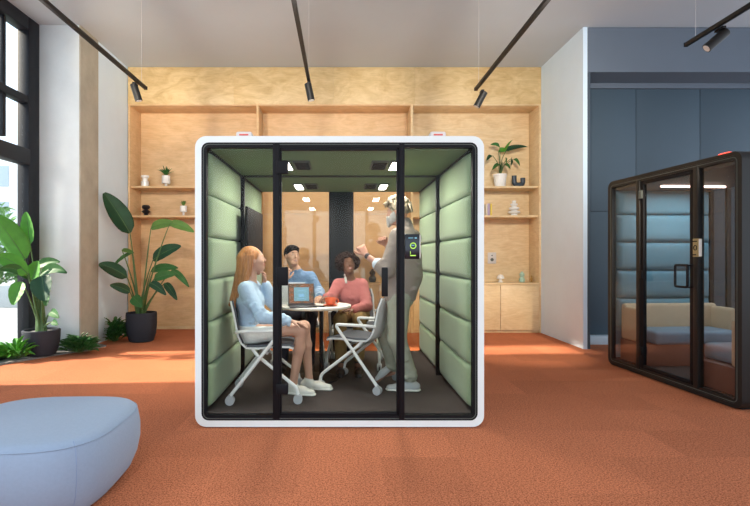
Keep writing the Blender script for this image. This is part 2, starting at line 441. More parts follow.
for z in (zA, zB):
    bc('shelf', (bx0+.03, YF+.05, z-.035), (d1-.02, YB-.02, z), 'plywood_warm')
    bc('shelf', (d2+.02, YF+.05, z-.035), (bx1-.03, YB-.02, z), 'plywood')
bc('plinth', (bx0+.03, YF+.44, 0), (d1-.02, YB-.02, .05), 'plywood')
# cabinets below the middle and right niches
zc = Z(283, YF)
def cabinet(x0, x1, n, label):
    c = thing('cabinet', label, 'cabinet', ((x0+x1)/2, YF, 0), 0, 'plywood base cabinets')
    cx = (x0+x1)/2
    mk('body', G().box((x0-cx, .03, .05), (x1-cx, .47, zc-.035)), 'plywood', c)
    mk('toe_kick', G().box((x0-cx, .05, 0), (x1-cx, .45, .05)), 'plywood', c)
    w = (x1-x0)/n
    for i in range(n):
        mk('door', G().box((x0-cx+i*w+.004, .006, .045), (x0-cx+(i+1)*w-.004, .03, zc-.04), bev=.003), 'plywood', c)
cabinet(d1+.022, -.45, 2, 'plywood base cabinet behind the booth, under the left pane of its back glass')
cabinet(-.446, 1.175, 3, 'plywood base cabinet behind the booth, in line with its black rear pillar')
cabinet(d2+.022, 2.04, 1, 'plywood base cabinet just right of the bookcase divider, mostly hidden by the booth')
cabinet(2.044, bx1-.032, 2, 'plywood two door base cabinet to the right of the booth by the white partition')
for x0, x1, lb in ((d1+.021, d2-.021, 'thin plywood worktop in the middle niche behind the booth'), (d2+.021, bx1-.031, 'thin plywood worktop in the right niche with small vases on it')):
    o = mk('worktop', G().box((x0, YF+.004, zc-.034), (x1, YB-.021, zc), bev=.003), 'plywood'); tag(o, lb, 'worktop')

# --- decor on shelves
def deco(name, label, cat, prof, px, m, z, Y=8.78, group=None, seg=24):
    x = X(px, Y)
    o = mk(name, G().lathe(prof, seg=seg), m); o.location = (x, Y, z+.001)
    return tag(o, label, cat, group)
s = 8.78/500
# left niche
zA1, zB1 = zA, zB
v = thing('vase', 'white vase with flared rim on the top left bookcase shelf', 'vase', (X(145, 8.75), 8.75, zA+.001))
mk('body', G().lathe([(.03, 0), (.045, .01), (.04, .05), (.042, .12), (.05, .16), (.068, .175), (.068, .20), (.05, .205), (.045, .19)]), 'ceramic_white', v)
mk('base', G().lathe([(.065, 0), (.065, .10), (.060, .10), (.060, .008)]), 'decor_glass', v)
def tuft(g, c, n, L, spread, m, w=.012, up=1.0, seed=1):
    rnd = random.Random(seed)
    for i in range(n):
        a = rnd.uniform(0, 2*PI); s_ = rnd.uniform(.15, 1)*spread; l = L*rnd.uniform(.7, 1.1)
        d = Vector((math.cos(a)*s_, math.sin(a)*s_, up)).normalized()
        blade(g, Vector(c), Vector(c)+d*l, w*rnd.uniform(.7, 1.2), droop=l*.12*s_, m=m, n=5)
def blade(g, a, b, w, droop=0, m='leaf_mid', n=7, fold=.25, side=None, shape='lance', wav=0, thick=.0015):
    """a leaf as a thin closed solid from a to b; width w; droop raises the middle"""
    a = Vector(a); b = Vector(b); d = (b-a)
    L = d.length; dn = d.normalized()
    sd = Vector(side) if side is not None else dn.cross(Vector((0, 0, 1)))
    if sd.length < 1e-3: sd = Vector((1, 0, 0))
    sd = (sd - dn*sd.dot(dn)).normalized(); up = sd.cross(dn).normalized()
    if up.z < 0: up = -up
    top = []; 
    for i in range(n+1):
        t = i/n
        if shape == 'lance': ww = math.sin(PI*min(1, t**.8))**.8
        elif shape == 'paddle': ww = (math.sin(PI*t**.75)**.55)
        elif shape == 'heart': ww = math.sin(PI*(t**.5))**.6
        ww = max(ww, .02)*w/2
        c = a + d*t + Vector((0, 0, 1))*droop*4*t*(1-t)
        wv = math.sin(t*14)*wav
        top += [c - sd*ww + up*(ww*fold*2+wv), c - sd*ww*.5 + up*ww*fold*.7, c, c + sd*ww*.5 + up*ww*fold*.7, c + sd*ww + up*(ww*fold*2-wv)]
    k = len(top); vs = top + [p - up*thick for p in top]; fs = []
    for i in range(n):
        for j in range(4):
            q = i*5+j; fs.append((q, q+1, q+6, q+5)); fs.append((k+q, k+q+5, k+q+6, k+q+1))
        fs.append((i*5, (i+1)*5, k+(i+1)*5, k+i*5)); fs.append((i*5+4, k+i*5+4, k+(i+1)*5+4, (i+1)*5+4))
    fs.append((0, k, k+1, 1)); fs.append((n*5, n*5+1, k+n*5+1, k+n*5))
    g.add(vs, fs, m)
def potplant(label, px, z, Y, pr, ph, stand, L, n, spread, m, w, seed):
    p = thing('potted_plant', label, 'plant', (X(px, Y), Y, z+.001))
    mk('pot', G().lathe([(pr*.9, stand), (pr, stand+.01), (pr, stand+ph), (pr*.88, stand+ph), (pr*.88, stand+ph-.02), (0, stand+ph-.02)]), 'pot_white', p)
    if stand:
        mk('stand', G().lathe([(pr*.6, 0), (pr*.6, .012), (pr*.3, .02), (pr*.35, stand-.005), (pr*.7, stand)]), 'decor_glass', p)
    g = G(); tuft(g, (0, 0, stand+ph-.02), n, L, spread, m, w, seed=seed); mk('leaves', g, m, p, ang=80)
potplant('small spiky plant in a white pot on a clear stand on the top left shelf', 166, zA, 8.75, .07, .14, .06, .20, 26, 1.6, 'leaf_mid', .026, 3)
potplant('short tufty grass in a white cup pot on the second left shelf', 183.5, zB, 8.75, .058, .105, .07, .11, 60, .7, 'leaf_olive', .014, 4)
v = thing('vase', 'glossy black sculptural vase of stacked discs on the second left shelf', 'vase', (X(146, 8.75), 8.75, zB+.001))
mk('body', G().lathe([(.045, 0), (.05, .01), (.03, .03), (.055, .055), (.075, .075), (.055, .095), (.03, .11), (.06, .13), (.072, .155), (.06, .18), (.05, .19), (.04, .185), (.04, .16)]), 'ceramic_black', v)
# right niche plant
Yp = 8.76
p = thing('potted_plant', 'leafy plant in a tapered white pot on the top right shelf', 'plant', (X(500, Yp), Yp, zA+.001))
mk('pot', G().lathe([(.085, 0), (.09, .01), (.112, .19), (.118, .195), (.118, .225), (.105, .225), (.10, .19), (0, .19)]), 'pot_white', p)
sg = G(); lg = G()
def pl(px, py): return Vector((X(px, Yp)-X(500, Yp), 0, Z(py, Yp)-zA))
for (bx, by, tx, ty, w, dy, m) in ((491, 157, 484, 163, .09, -.1, 'leaf_dark'), (499, 148, 489, 146, .10, -.05, 'leaf_mid'), (506, 151, 528, 147, .13, .0, 'leaf_dark'),
        (506, 152, 514, 139, .10, .05, 'leaf_bright'), (505, 160, 503, 167, .10, -.12, 'leaf_mid'), (509, 160, 508, 167, .11, -.1, 'leaf_dark'), (512, 160, 518, 167, .10, -.06, 'leaf_mid'),
        (498, 166, 489, 172, .09, -.12, 'leaf_mid'), (500, 165, 497, 172, .10, -.14, 'leaf_dark'), (502, 166, 507, 171, .08, -.12, 'leaf_mid'), (500, 151, 512, 150, .12, .08, 'leaf_bright')):
    a = pl(bx, by); a.y = dy; b = pl(tx, ty); b.y = dy*1.5
    sg.tube(fillet([(0, 0, .18), (a.x*.3, dy*.4, a.z*.7+.05), a], .2), .005, 6)
    blade(lg, a, b, w, .02, m, side=(.3, .6, .7), shape='heart')
mk('stems', sg, 'stem_green', p); mk('leaves', lg, 'leaf_mid', p, ang=80)
g = G().tube(fillet([(-.075, 0, .20), (-.075, 0, .04), (.075, 0, .04), (.075, 0, .16)], .07, 8), .042, 14)
o = mk('vase', g, 'ceramic_navy'); o.location = (X(518.5, 8.76), 8.76, zA+.004); tag(o, 'dark navy u shaped vase beside the white pot on the top right shelf', 'vase')
deco('vase', 'white vase of stacked ripple discs on the second right shelf', 'vase',
     [(.06, 0), (.065, .01), (.05, .03), (.10, .05), (.11, .065), (.10, .08), (.04, .10), (.085, .12), (.092, .135), (.085, .15), (.035, .17), (.06, .19), (.065, .2), (.06, .215), (.028, .23), (.035, .25), (.035, .27), (.025, .27)], 514, 'ceramic_white', zB)
for i, (m, h, w, lb) in enumerate((('book_cream', .20, .022, 'cream spined book nearest the booth on the second right shelf'), ('book_purple', .21, .04, 'mauve spined book between the cream and the yellow book'), ('book_yellow', .205, .028, 'yellow spined book at the right end of the row of three'))):
    b = thing('book', lb, 'book', (X(485.5, 8.75)+(0, .035, .075)[i], 8.74, zB+.001), 0, 'books on the second right shelf')
    mk('cover', G().box((-w/2, -.07, 0), (-w/2+.003, .08, h)).box((w/2-.003, -.07, 0), (w/2, .08, h)).box((-w/2, -.072, 0), (w/2, -.068, h)), m, b)
    mk('pages', G().box((-w/2+.003, -.067, .003), (w/2-.003, .076, h-.004)), 'paper', b)
l = thing('mushroom_lamp', 'small white mushroom shaped lamp on the right niche worktop', 'lamp', (X(500.5, 8.75), 8.75, zc+.001))
mk('base', G().lathe([(.04, 0), (.042, .008), (.025, .03), (.028, .07)]), 'ceramic_white', l)
mk('lamp_shade', G().lathe([(.06, .062), (.064, .07), (.058, .10), (.035, .13), (0, .14)]), 'ceramic_white', l)
deco('vase', 'pale green double gourd vase on the right niche worktop', 'vase', [(.04, 0), (.052, .03), (.05, .06), (.03, .09), (.042, .12), (.04, .15), (.022, .17), (.022, .185), (.015, .185)], 522, 'ceramic_green', zc)
deco('figurine', 'small brass figurine at the right end of the niche worktop', 'figurine', [(.022, 0), (.022, .008), (.01, .02), (.02, .05), (.014, .08), (.008, .09), (.014, .105), (0, .12)], 531.5, 'brass', zc)
deco('vase', 'black figure shaped vase seen through the back glass of the booth', 'vase', [(.05, 0), (.06, .03), (.07, .07), (.05, .10), (.03, .12), (.055, .15), (.058, .175), (.035, .20), (.022, .21), (.03, .23), (.02, .23)], 372.5, 'ceramic_black', zc)
so = thing('wall_socket', 'grey double socket plate on the back panel of the right niche', 'socket', (X(492, 9.0), 9.009, Z(258, 9.0)))
mk('plate', G().box((-.075, -.012, -.10), (.075, 0, .10), bev=.004), 'socket', so)
mk('insert', G().cyl((0, -.014, -.03), (0, -.011, -.03), .03), 'vent_grey', so); mk('insert', G().cyl((0, -.014, .045), (0, -.011, .045), .012), 'vent_grey', so)

# ================================================================== TRACKS + SPOTS
TZ = 3.3
def track(px_end, py_end, label, y0=-3.0, wires=True):
    Y = (TZ-H)*F/(VY-py_end); x = X(px_end, Y)
    t = thing('light_track', label, 'light track', (x, Y, TZ))
    mk('rail', G().box((-.018, y0-Y, -.018), (.018, 0, .018), bev=.003), 'black', t)
    mk('end_cap', G().box((-.02, 0, -.02), (.02, .012, .02), bev=.003), 'black', t)
    for yy in (-.12, -3.2):
        mk('suspension_wire', G().cyl((0, yy, .018), (0, yy, CE-TZ), .0014, seg=6), 'wire', t)
    return x, Y
spot_n = 0
def spot(x, y, d, label, power=0, size=50, L=.19, r=.04, target=None, blend=.6, colr=(1, .82, .6)):
    t = thing('spotlight', label, 'spotlight', (x, y, TZ-.018))
    d = Vector(d).normalized()
    mk('adapter', G().box((-.016, -.05, -.022), (.016, .05, -.001), bev=.003), 'black', t)
    mk('stem', G().cyl((0, 0, -.02), (0, 0, -.075), .008, seg=10), 'black', t)
    c = Vector((0, 0, -.075)) ; a = c - d*.06; b = c + d*(L-.06)
    mk('barrel', G().cyl(a, b, r, seg=24).cyl(a-d*.006, a, r*.85, r, seg=24), 'dark_metal', t)
    mk('lens', G().cyl(b, b+d*.002, r*.8, seg=24), 'decor_glass', t)
    if power:
        ld = bpy.data.lights.new('spot_light', 'SPOT'); ld.energy = power; ld.spot_size = R(size); ld.spot_blend = blend; ld.color = colr; ld.shadow_soft_size = .03
        lo = bpy.data.objects.new('spot_light', ld); col.objects.link(lo)
        lo.location = Vector((x, y, TZ-.018)) + b + d*.02
        lo.rotation_euler = d.to_track_quat('-Z', 'Y').to_euler()
x1, y1 = track(145.5, 88, 'suspended black light track ending over the tall green plant')
x2, y2 = track(309.5, 84, 'suspended black light track ending over the middle of the booth')
x3, y3 = track(476, 89, 'suspended black light track ending over the right side of the booth')
x4, y4 = track(686.5, 44.5, 'suspended black light track in front of the blue bulkhead', y0=-3)
spot(x1-.03, y1-.22, (.28, .1, -.95), 'black cylinder spotlight on the track end above the tall green plant', 60, 70)
spot(x2, y2-.1, (.20, .0, -.96), 'black cylinder spotlight on the track end above the middle of the booth', 40, 60)
spot(x3+.07, y3+.0, (-.45, .1, -.85), 'black cylinder spotlight on the track end above the right side of the booth', 40, 60)
spot(x4+.03, y4-.38, (-.66, .15, -.60), 'black cylinder spotlight angled in front of the blue bulkhead', 0, 60, L=.2)
# added spots along the tracks, out of view, brightening wall and floor
def aim(x, y, tx, ty, tz): return (tx-x, ty-y, tz-TZ+.1)
spot(x1, 2.6, aim(x1, 2.6, -3.1, 8.53, 4.35), 'added black spotlight further along the left track aimed at the plywood header', 420, 24, blend=.7)  # unseen lamp added for the glow on the header
spot(x1, 2.2, aim(x1, 2.2, -2.2, 9.0, 3.55), 'added black spotlight further along the left track aimed at the upper left niche', 420, 20, blend=.7)  # unseen lamp added for the glow in the niche

for x_, tx, e in ((x1, -2.2, 230), (x2, -.7, 230), (x3, 1.9, 260), (x3, 3.0, 200)):  # unseen washers added to brighten the bookcase and partition
    yy = 3.4 if e != 200 else 2.9
    spot(x_, yy, aim(x_, yy, tx, 9.0, 2.9), 'added black wall washing spotlight on the track aimed at the bookcase near x %.1f' % tx if False else {-2.2: 'added black spotlight on the left track aimed at the left niche', -.7: 'added black spotlight on the middle track aimed at the middle niche', 1.9: 'added black spotlight on the right track aimed at the middle of the right niche', 3.0: 'added black spotlight on the right track aimed at the white partition'}[tx], e, 75, blend=.9, colr=(1, .9, .76))

spot(x4, 3.3, aim(x4, 3.3, 2.25, 7.7, 0), 'added black spotlight on the right track aimed at the floor behind the booth', 420, 34, blend=.6, colr=(1, .86, .66))  # unseen lamp added to extend the sunny strip on the floor
# ================================================================== MEETING BOOTH (main)
def pod(label, W, HT, D, loc, rz, shell_m, fab_m, ceil_m, posts, glass, back_kind, rows, mods, cushions='sides', name='meeting_booth', edge=.048):
    t = thing(name, label, 'booth', loc, rz)
    z0 = .008
    o_ = rrect(0, W, z0, HT, .085); i_ = rrect(edge, W-edge, z0+edge, HT-edge, .055)
    mk('shell', G().ring(o_, i_, (0, D, 0)), shell_m, t, ang=25)
    mk('foot_rail', G().box((.06, .05, 0), (W-.06, D-.05, z0+.001)), 'black', t)
    f = .038; e = edge+.0005
    o2 = rrect(e, W-e, z0+e, HT-e, .054, y=.002); i2 = rrect(e+f, W-e-f, z0+e+f, HT-e-f, .02, y=.002)
    mk('front_frame', G().ring(o2, i2, (0, .05, 0)), 'black_frame' if shell_m == 'shell_white' else 'dark_metal', t, ang=25)
    q_ = e+.012; mk('edge_highlight', G().ring(rrect(q_, W-q_, z0+q_, HT-q_, .045, y=-.001), rrect(q_+.005, W-q_-.005, z0+q_+.005, HT-q_-.005, .042, y=-.001), (0, .004, 0)), 'vent_grey', t, ang=25)  # thin grey ring standing in for the highlight along the frame edge
    o2 = rrect(e, W-e, z0+e, HT-e, .054, y=D-.052)
    i2 = rrect(e+f, W-e-f, z0+e+f, HT-e-f, .02, y=D-.052)
    mk('back_frame', G().ring(o2, i2, (0, .05, 0)), 'black_frame', t, ang=25)
    za, zb = z0+e+f, HT-e-f
    return t, za, zb
W, HT, D = 2.20, 2.222, 2.62
PX, PY = X(195, 3.805), 3.805
t, za, zb = pod('large white framed meeting booth lined in green with people meeting inside', W, HT, D, (PX, PY, 0), 0, 'shell_white', 'green_fabric', 'green_ceiling', None, 'glass_clear', None, None, None)
main = t
fx = lambda px: (px-195)/131.4
fz = lambda py: H-(py-VY)/131.4
# posts
pa, pb_, pc, pd = fx(272.8), fx(279.6), fx(396.8), fx(404.6)
mk('post', G().box((pa, -.004, za-.03), (pb_, .06, zb+.03), bev=.004), 'black_frame', t)
mk('post', G().box((pc+.018, -.004, za-.03), (pd, .06, zb+.03), bev=.004), 'black_frame', t)
mk('glass_pane', G().box((.085, .022, za), (pa, .030, zb)), 'glass_clear', t)
mk('glass_pane', G().box((pd, .022, za), (W-.085, .030, zb)), 'glass_clear', t)
dr = mk('door', G().box((pb_, .006, za), (pb_+.013, .046, zb), bev=.003).box((pc, .006, za), (pc+.0175, .046, zb), bev=.003).box((pb_, .006, zb-.02), (pc+.0175, .046, zb), bev=.003).box((pb_, .006, za), (pc+.0175, .046, za+.02), bev=.003), 'black_frame', t)
mk('door_glass', G().box((pb_+.012, .022, za+.018), (pc+.001, .030, zb-.018)), 'glass_clear', dr)
hx0, hx1 = fx(381), fx(387.3)
mk('handle', G().box((hx0, -.055, fz(296)), (hx1, -.04, fz(267)), bev=.006).box((hx0+.014, -.045, fz(293)), (hx1-.014, .02, fz(290))).box((hx0+.014, -.045, fz(273)), (hx1-.014, .02, fz(270))), 'black', dr)
for py0, py1 in ((161, 174), (267, 285.5), (384, 394)):
    mk('hinge', G().box((pb_-.025, -.016, fz(py1)), (pb_+.065, .0215, fz(py0)), bev=.004), 'black_frame', dr)
# back: pillar + panes
bpL, bpR = X(329, 6.40)-PX, X(353.5, 6.40)-PX
mk('back_pillar', G().box((bpL, D-.07, za), (bpR, D-.005, zb), bev=.003), 'black_frame', t)
mk('back_glass', G().box((.085, D-.032, za), (bpL, D-.024, zb)), 'glass_back', t)
mk('back_glass', G().box((bpR, D-.032, za), (W-.085, D-.024, zb)), 'glass_back', t)
# floor, ceiling
mk('carpet', G().box((.05, .052, .07), (W-.05, D-.053, .100)), 'carpet_dark', t)
ycut = 5.09-PY
for a, b in ((.055, ycut-.02), (ycut+.02, D-.055)):
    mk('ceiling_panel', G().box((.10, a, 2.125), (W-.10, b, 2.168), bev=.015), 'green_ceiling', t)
mk('ceiling_seam', G().box((.09, ycut-.028, 2.112), (W-.09, ycut+.028, 2.172), bev=.004), 'seam_dark', t)
mk('wall_seam', G().box((.059, ycut-.022, .1), (.128, ycut+.022, 2.13), bev=.004), 'black', t)
mk('wall_seam', G().box((W-.128, ycut-.022, .1), (W-.059, ycut+.022, 2.13), bev=.004), 'black', t)
mk('ceiling_trim', G().box((.059, .055, 2.122), (.105, D-.055, 2.165), bev=.004), 'seam_dark', t)
mk('ceiling_trim', G().box((W-.105, .055, 2.122), (W-.059, D-.055, 2.165), bev=.004), 'seam_dark', t)
mk('side_backing', G().box((.049, .055, .1), (.058, D-.055, 2.17)), 'seam_dark', t)
mk('side_backing', G().box((W-.058, .055, .1), (W-.049, D-.055, 2.17)), 'seam_dark', t)
n = 6; zz0, zz1 = .135, 2.118; hh = (zz1-zz0)/n
for a, b in ((.075, ycut-.034), (ycut+.034, D-.06)):
    for k in range(n):
        for sx in (0, 1):
            c = Vector((.058 if sx == 0 else W-.058, (a+b)/2, zz0+hh*(k+.5)))
            xa = Vector((0, 1, 0)); ya = Vector((1, 0, 0)) if sx == 0 else Vector((-1, 0, 0))
            mx = Matrix.Translation(c) @ Matrix((xa, ya, (0, 0, 1))).transposed().to_4x4()
            mk('wall_cushion', cushion(G(), b-a, hh*.995, .055, mx, p=9, base=.45), 'green_fabric', t, ang=80)
# lamps and vents
for Yl in (4.46, 5.80):
    for xl, sg_ in ((-.497, 1), (.475, -1)):
        lx = xl-PX; ly = Yl-PY
        lm = mk('lamp_housing', G().box((lx-.055, ly-.20, 2.108), (lx+.055, ly+.20, 2.126), bev=.004), 'vent_grey', t)
        mk('diffuser', G().box((lx-.04, ly-.18, 2.103), (lx+.04, ly+.18, 2.109), bev=.002), 'lamp_emit', lm)
        vx = lx + sg_*.145
        g = G().box((vx-.075, ly-.19, 2.112), (vx+.075, ly+.19, 2.126), bev=.004)
        vt = mk('vent', g, 'vent_grey', t)
        sl = G()
        for q in range(8): sl.box((vx-.06, ly-.16+q*.045, 2.106), (vx+.06, ly-.145+q*.045, 2.113))
        mk('grille', sl, 'black', vt)
        ld = bpy.data.lights.new('booth_lamp', 'AREA'); ld.shape = 'RECTANGLE'; ld.size = .08; ld.size_y = .36; ld.energy = 10; ld.color = (1, .94, .86)
        lo = bpy.data.objects.new('booth_lamp', ld); col.objects.link(lo); lo.location = (xl, Yl, 2.095)
# beacons on top
for px, lb in ((245, 'small pale and red beacon on the roof, left side of the booth'), (437, 'small pale and red beacon on the roof, right side of the booth')):
    b = thing('beacon', lb, 'beacon', (X(px, 3.88), 3.88, HT+.0))
    mk('base', G().box((-.06, -.05, 0), (.06, .05, .042), bev=.012), 'beacon_white', b)
    mk('light', G().box((-.035, -.053, .010), (.035, -.048, .022), bev=.002), 'beacon_red', b)
# touch panel on the glass
tp = thing('touch_panel', 'small black touch panel with a green ring beside the booth door', 'touch panel', (X(412.4, 3.8), 3.8265, fz(246.5)))
w2, h2 = .056, .095
mk('case', G().box((-w2, -.022, -h2), (w2, 0, h2), bev=.004), 'screen_dark', tp)
mk('light_strip', G().box((w2, -.02, -h2+.004), (w2+.008, -.002, h2-.004), bev=.002), 'panel_edge', tp)
ring = [(math.cos(a*PI/12)*.021+.006, -.0245, math.sin(a*PI/12)*.021+.006) for a in range(24)]
mk('ring', G().tube(ring, .003, 6, closed=True), 'ring_green', tp)
mk('status_bar', G().box((-.016, -.024, -.072), (.026, -.0215, -.065)).box((-.016, -.024, -.060), (-.013, -.0215, -.036)), 'ring_green', tp)
mk('screen_text', G().box((-.008, -.024, .006), (.016, -.0215, .013)).box((-.03, -.024, .062), (.006, -.0215, .068)).box((.018, -.024, .060), (.034, -.0215, .070)), 'screen_text', tp)
# television
tv = thing('television', 'slim black television mounted on the left green wall inside the booth', 'television', (-.945, 5.17, 1.525))
mk('screen', G().box((0.03, -.45, -.255), (.055, .45, .255), bev=.006), 'tv_screen', tv)
mk('mount', G().box((-.045, -.05, -.06), (.032, .05, .06), bev=.006), 'black', tv)

# ================================================================== DARK BOOTH (right)
Lr = Vector((X(608, 6.08), 6.08, 0)); Nr = Vector((X(742, 4.20), 4.20, 0))
dv = (Nr-Lr); W2 = dv.length; rz2 = math.atan2(dv.y, dv.x)
D2 = 1.30
t, za, zb = pod('dark bronze framed glass booth with blue cushions and bench seats at the right edge', W2, 2.205, D2, Lr, rz2, 'dark_metal', 'blue_fabric', None, None, 'glass_bronze', None, None, None, edge=.035)
def u_of(px):   # distance along the front for a pixel column
    k = (px-VX)/F
    # (Lr.x + s*dx)/(Lr.y+s*dy) = k
    d = dv.normalized(); return (k*Lr.y-Lr.x)/(d.x-k*d.y)
p0, p1, p2, p3 = u_of(636.3), u_of(641), u_of(691.5), u_of(698.3)
mk('post', G().box((p0, -.004, za-.02), (p1-.02, .06, zb+.02), bev=.004), 'dark_metal', t)
mk('post', G().box((p2+.02, -.004, za-.02), (p3, .06, zb+.02), bev=.004), 'dark_metal', t)
mk('glass_pane', G().box((.07, .022, za), (p0, .03, zb)), 'glass_bronze', t)
mk('glass_pane', G().box((p3, .022, za), (W2-.07, .03, zb)), 'glass_bronze', t)
q0, q1 = p1-.02, p2+.02
dr = mk('door', G().box((q0, .006, za), (q0+.05, .046, zb), bev=.003).box((q1-.05, .006, za), (q1, .046, zb), bev=.003).box((q0, .006, zb-.04), (q1, .046, zb), bev=.003).box((q0, .006, za), (q1, .046, za+.04), bev=.003), 'black_frame', t)
mk('door_glass', G().box((q0+.05, .022, za+.04), (q1-.05, .03, zb-.04)), 'glass_bronze', dr)
hu0, hu1 = u_of(679.5), u_of(692)
hz0, hz1 = Z(286, 4.95), Z(265, 4.95)
mk('handle', G().tube(fillet([(hu1, -.045, hz1), (hu0, -.045, hz1), (hu0, -.045, hz0), (hu1, -.045, hz0), (hu1, -.045, hz1-.001)], .02, 4), .012, 8).cyl((hu1, -.045, hz1), (hu1, .01, hz1), .008).cyl((hu1, -.045, hz0), (hu1, .01, hz0), .008), 'black', dr)
for zz in (Z(196, 5.6), Z(274, 5.6), Z(349, 5.6)):
    mk('hinge', G().box((q0-.01, -.012, zz-.045), (q0+.045, .005, zz+.045), bev=.004), 'vent_grey' if zz > 1.6 else 'black_frame', dr)
mk('carpet', G().box((.04, .052, .06), (W2-.04, D2-.053, .09)), 'carpet_dark', t)
mk('ceiling_panel', G().box((.05, .055, 2.10), (W2-.05, D2-.055, 2.17), bev=.01), 'dark_blue_wall', t)
mk('back_glass', G().box((.07, D2-.032, za), (W2-.07, D2-.024, zb)), 'glass_bronze', t)
mk('back_post', G().box((.30, D2-.06, za), (.33, D2-.01, zb)), 'dark_metal', t)
mk('side_wall', G().box((.036, .055, .09), (.05, D2-.055, 2.10)), 'blue_fabric', t)
mk('side_wall', G().box((W2-.05, .055, .09), (W2-.036, D2-.055, 2.10)), 'beige_fabric', t)
zz = [2.085, 1.76, 1.44, 1.12, .80, .50]
zz = [Z(v_, 6.15) for v_ in (193, 215.5, 242.5, 270, 297, 325)]
for k in range(5):
    for sx in (0, 1):
        c = Vector((.05 if sx == 0 else W2-.05, D2*.5, (zz[k]+zz[k+1])/2))
        xa = Vector((0, -1, 0)) if sx == 0 else Vector((0, 1, 0)); ya = Vector((1, 0, 0)) if sx == 0 else Vector((-1, 0, 0))
        mx = Matrix.Translation(c) @ Matrix((xa, ya, (0, 0, 1))).transposed().to_4x4()
        mk('wall_cushion', cushion(G(), D2-.14, (zz[k]-zz[k+1])*.985, .07, mx, p=7, base=.3), 'blue_fabric', t, ang=80)
st = mk('strip_lamp', G().box((.50, .30, 2.080), (.53, D2-.25, 2.098), bev=.003), 'strip_emit', t)
st = mk('strip_lamp', G().box((1.28, .82, 2.080), (1.31, D2-.25, 2.098), bev=.003), 'strip_emit', t)
Mp = Matrix.Translation(Lr) @ Matrix.Rotation(rz2, 4, 'Z')
for lu, e in ((.53, 8), (1.35, 2)):
    ld = bpy.data.lights.new('booth_strip', 'AREA'); ld.shape = 'RECTANGLE'; ld.size = .05; ld.size_y = .7; ld.energy = e; ld.color = (.72, .92, 1)
    lo = bpy.data.objects.new('booth_strip', ld); col.objects.link(lo); lo.matrix_world = Mp @ Matrix.Translation((lu, .66, 2.06))
# bench seats in the dark booth
def bench(label, flip):
    b = thing('bench_sofa', label, 'sofa', Mp @ Vector((.125 if not flip else W2-.125, D2/2, .09)), rz2 + (PI if flip else 0), 'bench sofas facing each other in the dark booth')
    hw = D2/2-.075
    mk('base', G().box((0, -hw, .0), (.44, hw, .24), bev=.006), 'board_reflection', b)
    mk('seat_cushion', G().box((.07, -hw+.09, .241), (.50, hw-.09, .39), bev=.04, seg=3), 'seat_fabric', b)
    mk('backrest', G().box((0, -hw, .241), (.085, hw, .66), bev=.035, seg=3), 'beige_fabric', b)
    for s_ in ((-1, 1) if not flip else (-1,)):
        mk('armrest', G().box((.05, s_*hw-(.085 if s_ > 0 else 0), .241), (.36, s_*hw+(.085 if s_ < 0 else 0), .63), bev=.035, seg=3), 'beige_fabric', b)
bench('grey blue bench sofa with low beige back at the far end of the dark booth', False)
bench('grey blue bench sofa with beige arm at the near end of the dark booth', True)
b = thing('beacon', 'glowing red beacon on the roof of the dark booth', 'beacon', Mp @ Vector((W2-.30, .14, 2.205)), rz2)
mk('light', G().box((-.06, -.05, 0), (.06, .05, .035), bev=.014), 'beacon_glow', b)
# status panel on the dark booth door post
tp = thing('touch_panel', 'gold framed panel on the door post of the dark booth', 'touch panel', Mp @ Vector((u_of(699), -.005, Z(248, 4.8))), rz2)
mk('case', G().box((-.035, -.03, -.085), (.035, .0, .085), bev=.004), 'panel_gold', tp)
mk('light_strip', G().box((.0355, -.028, -.08), (.045, -.002, .08), bev=.002), 'panel_edge', tp)
ring = [(math.cos(a*PI/10)*.018-.0, -.0325, math.sin(a*PI/10)*.022) for a in range(20)]
mk('ring', G().tube(ring, .004, 6, closed=True), 'black', tp)
mk('marks', G().box((-.03, -.0325, -.07), (.01, -.0295, -.06)).box((-.03, -.0325, .055), (.02, -.0295, .065)), 'black', tp)

# ================================================================== OTTOMAN
oc = (-1.70, 2.82); orz = R(2)
def sq(a, t, e=2/3.3):
    c, s_ = math.cos(t), math.sin(t)
    return a*math.copysign(abs(c)**e, c), a*math.copysign(abs(s_)**e, s_)
prof = [(.36, 0), (.395, .012), (.425, .05), (.452, .12), (.466, .20), (.466, .28), (.455, .35), (.445, .375), (.43, .392), (.40, .400), (.30, .406), (.15, .409), (.001, .41)]
vs = []; fs = []; N = 72
for r, z in prof:
    for k in range(N):
        x_, y_ = sq(r*1.03, 2*PI*k/N); vs.append((x_, y_, z))
for i in range(len(prof)-1):
    for k in range(N): fs.append((i*N+k, i*N+(k+1) % N, (i+1)*N+(k+1) % N, (i+1)*N+k))
fs.append(tuple(range(N))[::-1])
ot = thing('ottoman', 'large pale blue rounded ottoman on the orange carpet in the foreground', 'ottoman', (*oc, 0), orz)
mk('body', G().add(vs, fs), 'ottoman_fabric', ot, ang=60)
pts = [(*sq(.449*1.03, 2*PI*k/N), .372) for k in range(N)]
mk('piping', G().tube(pts, .0028, 6, closed=True), 'ottoman_fabric', ot)
a0 = R(-45)
mk('seam', G().tube([(*sq(r*1.0315, a0), z) for r, z in prof[1:9]], .002, 6), 'ottoman_seam', ot)

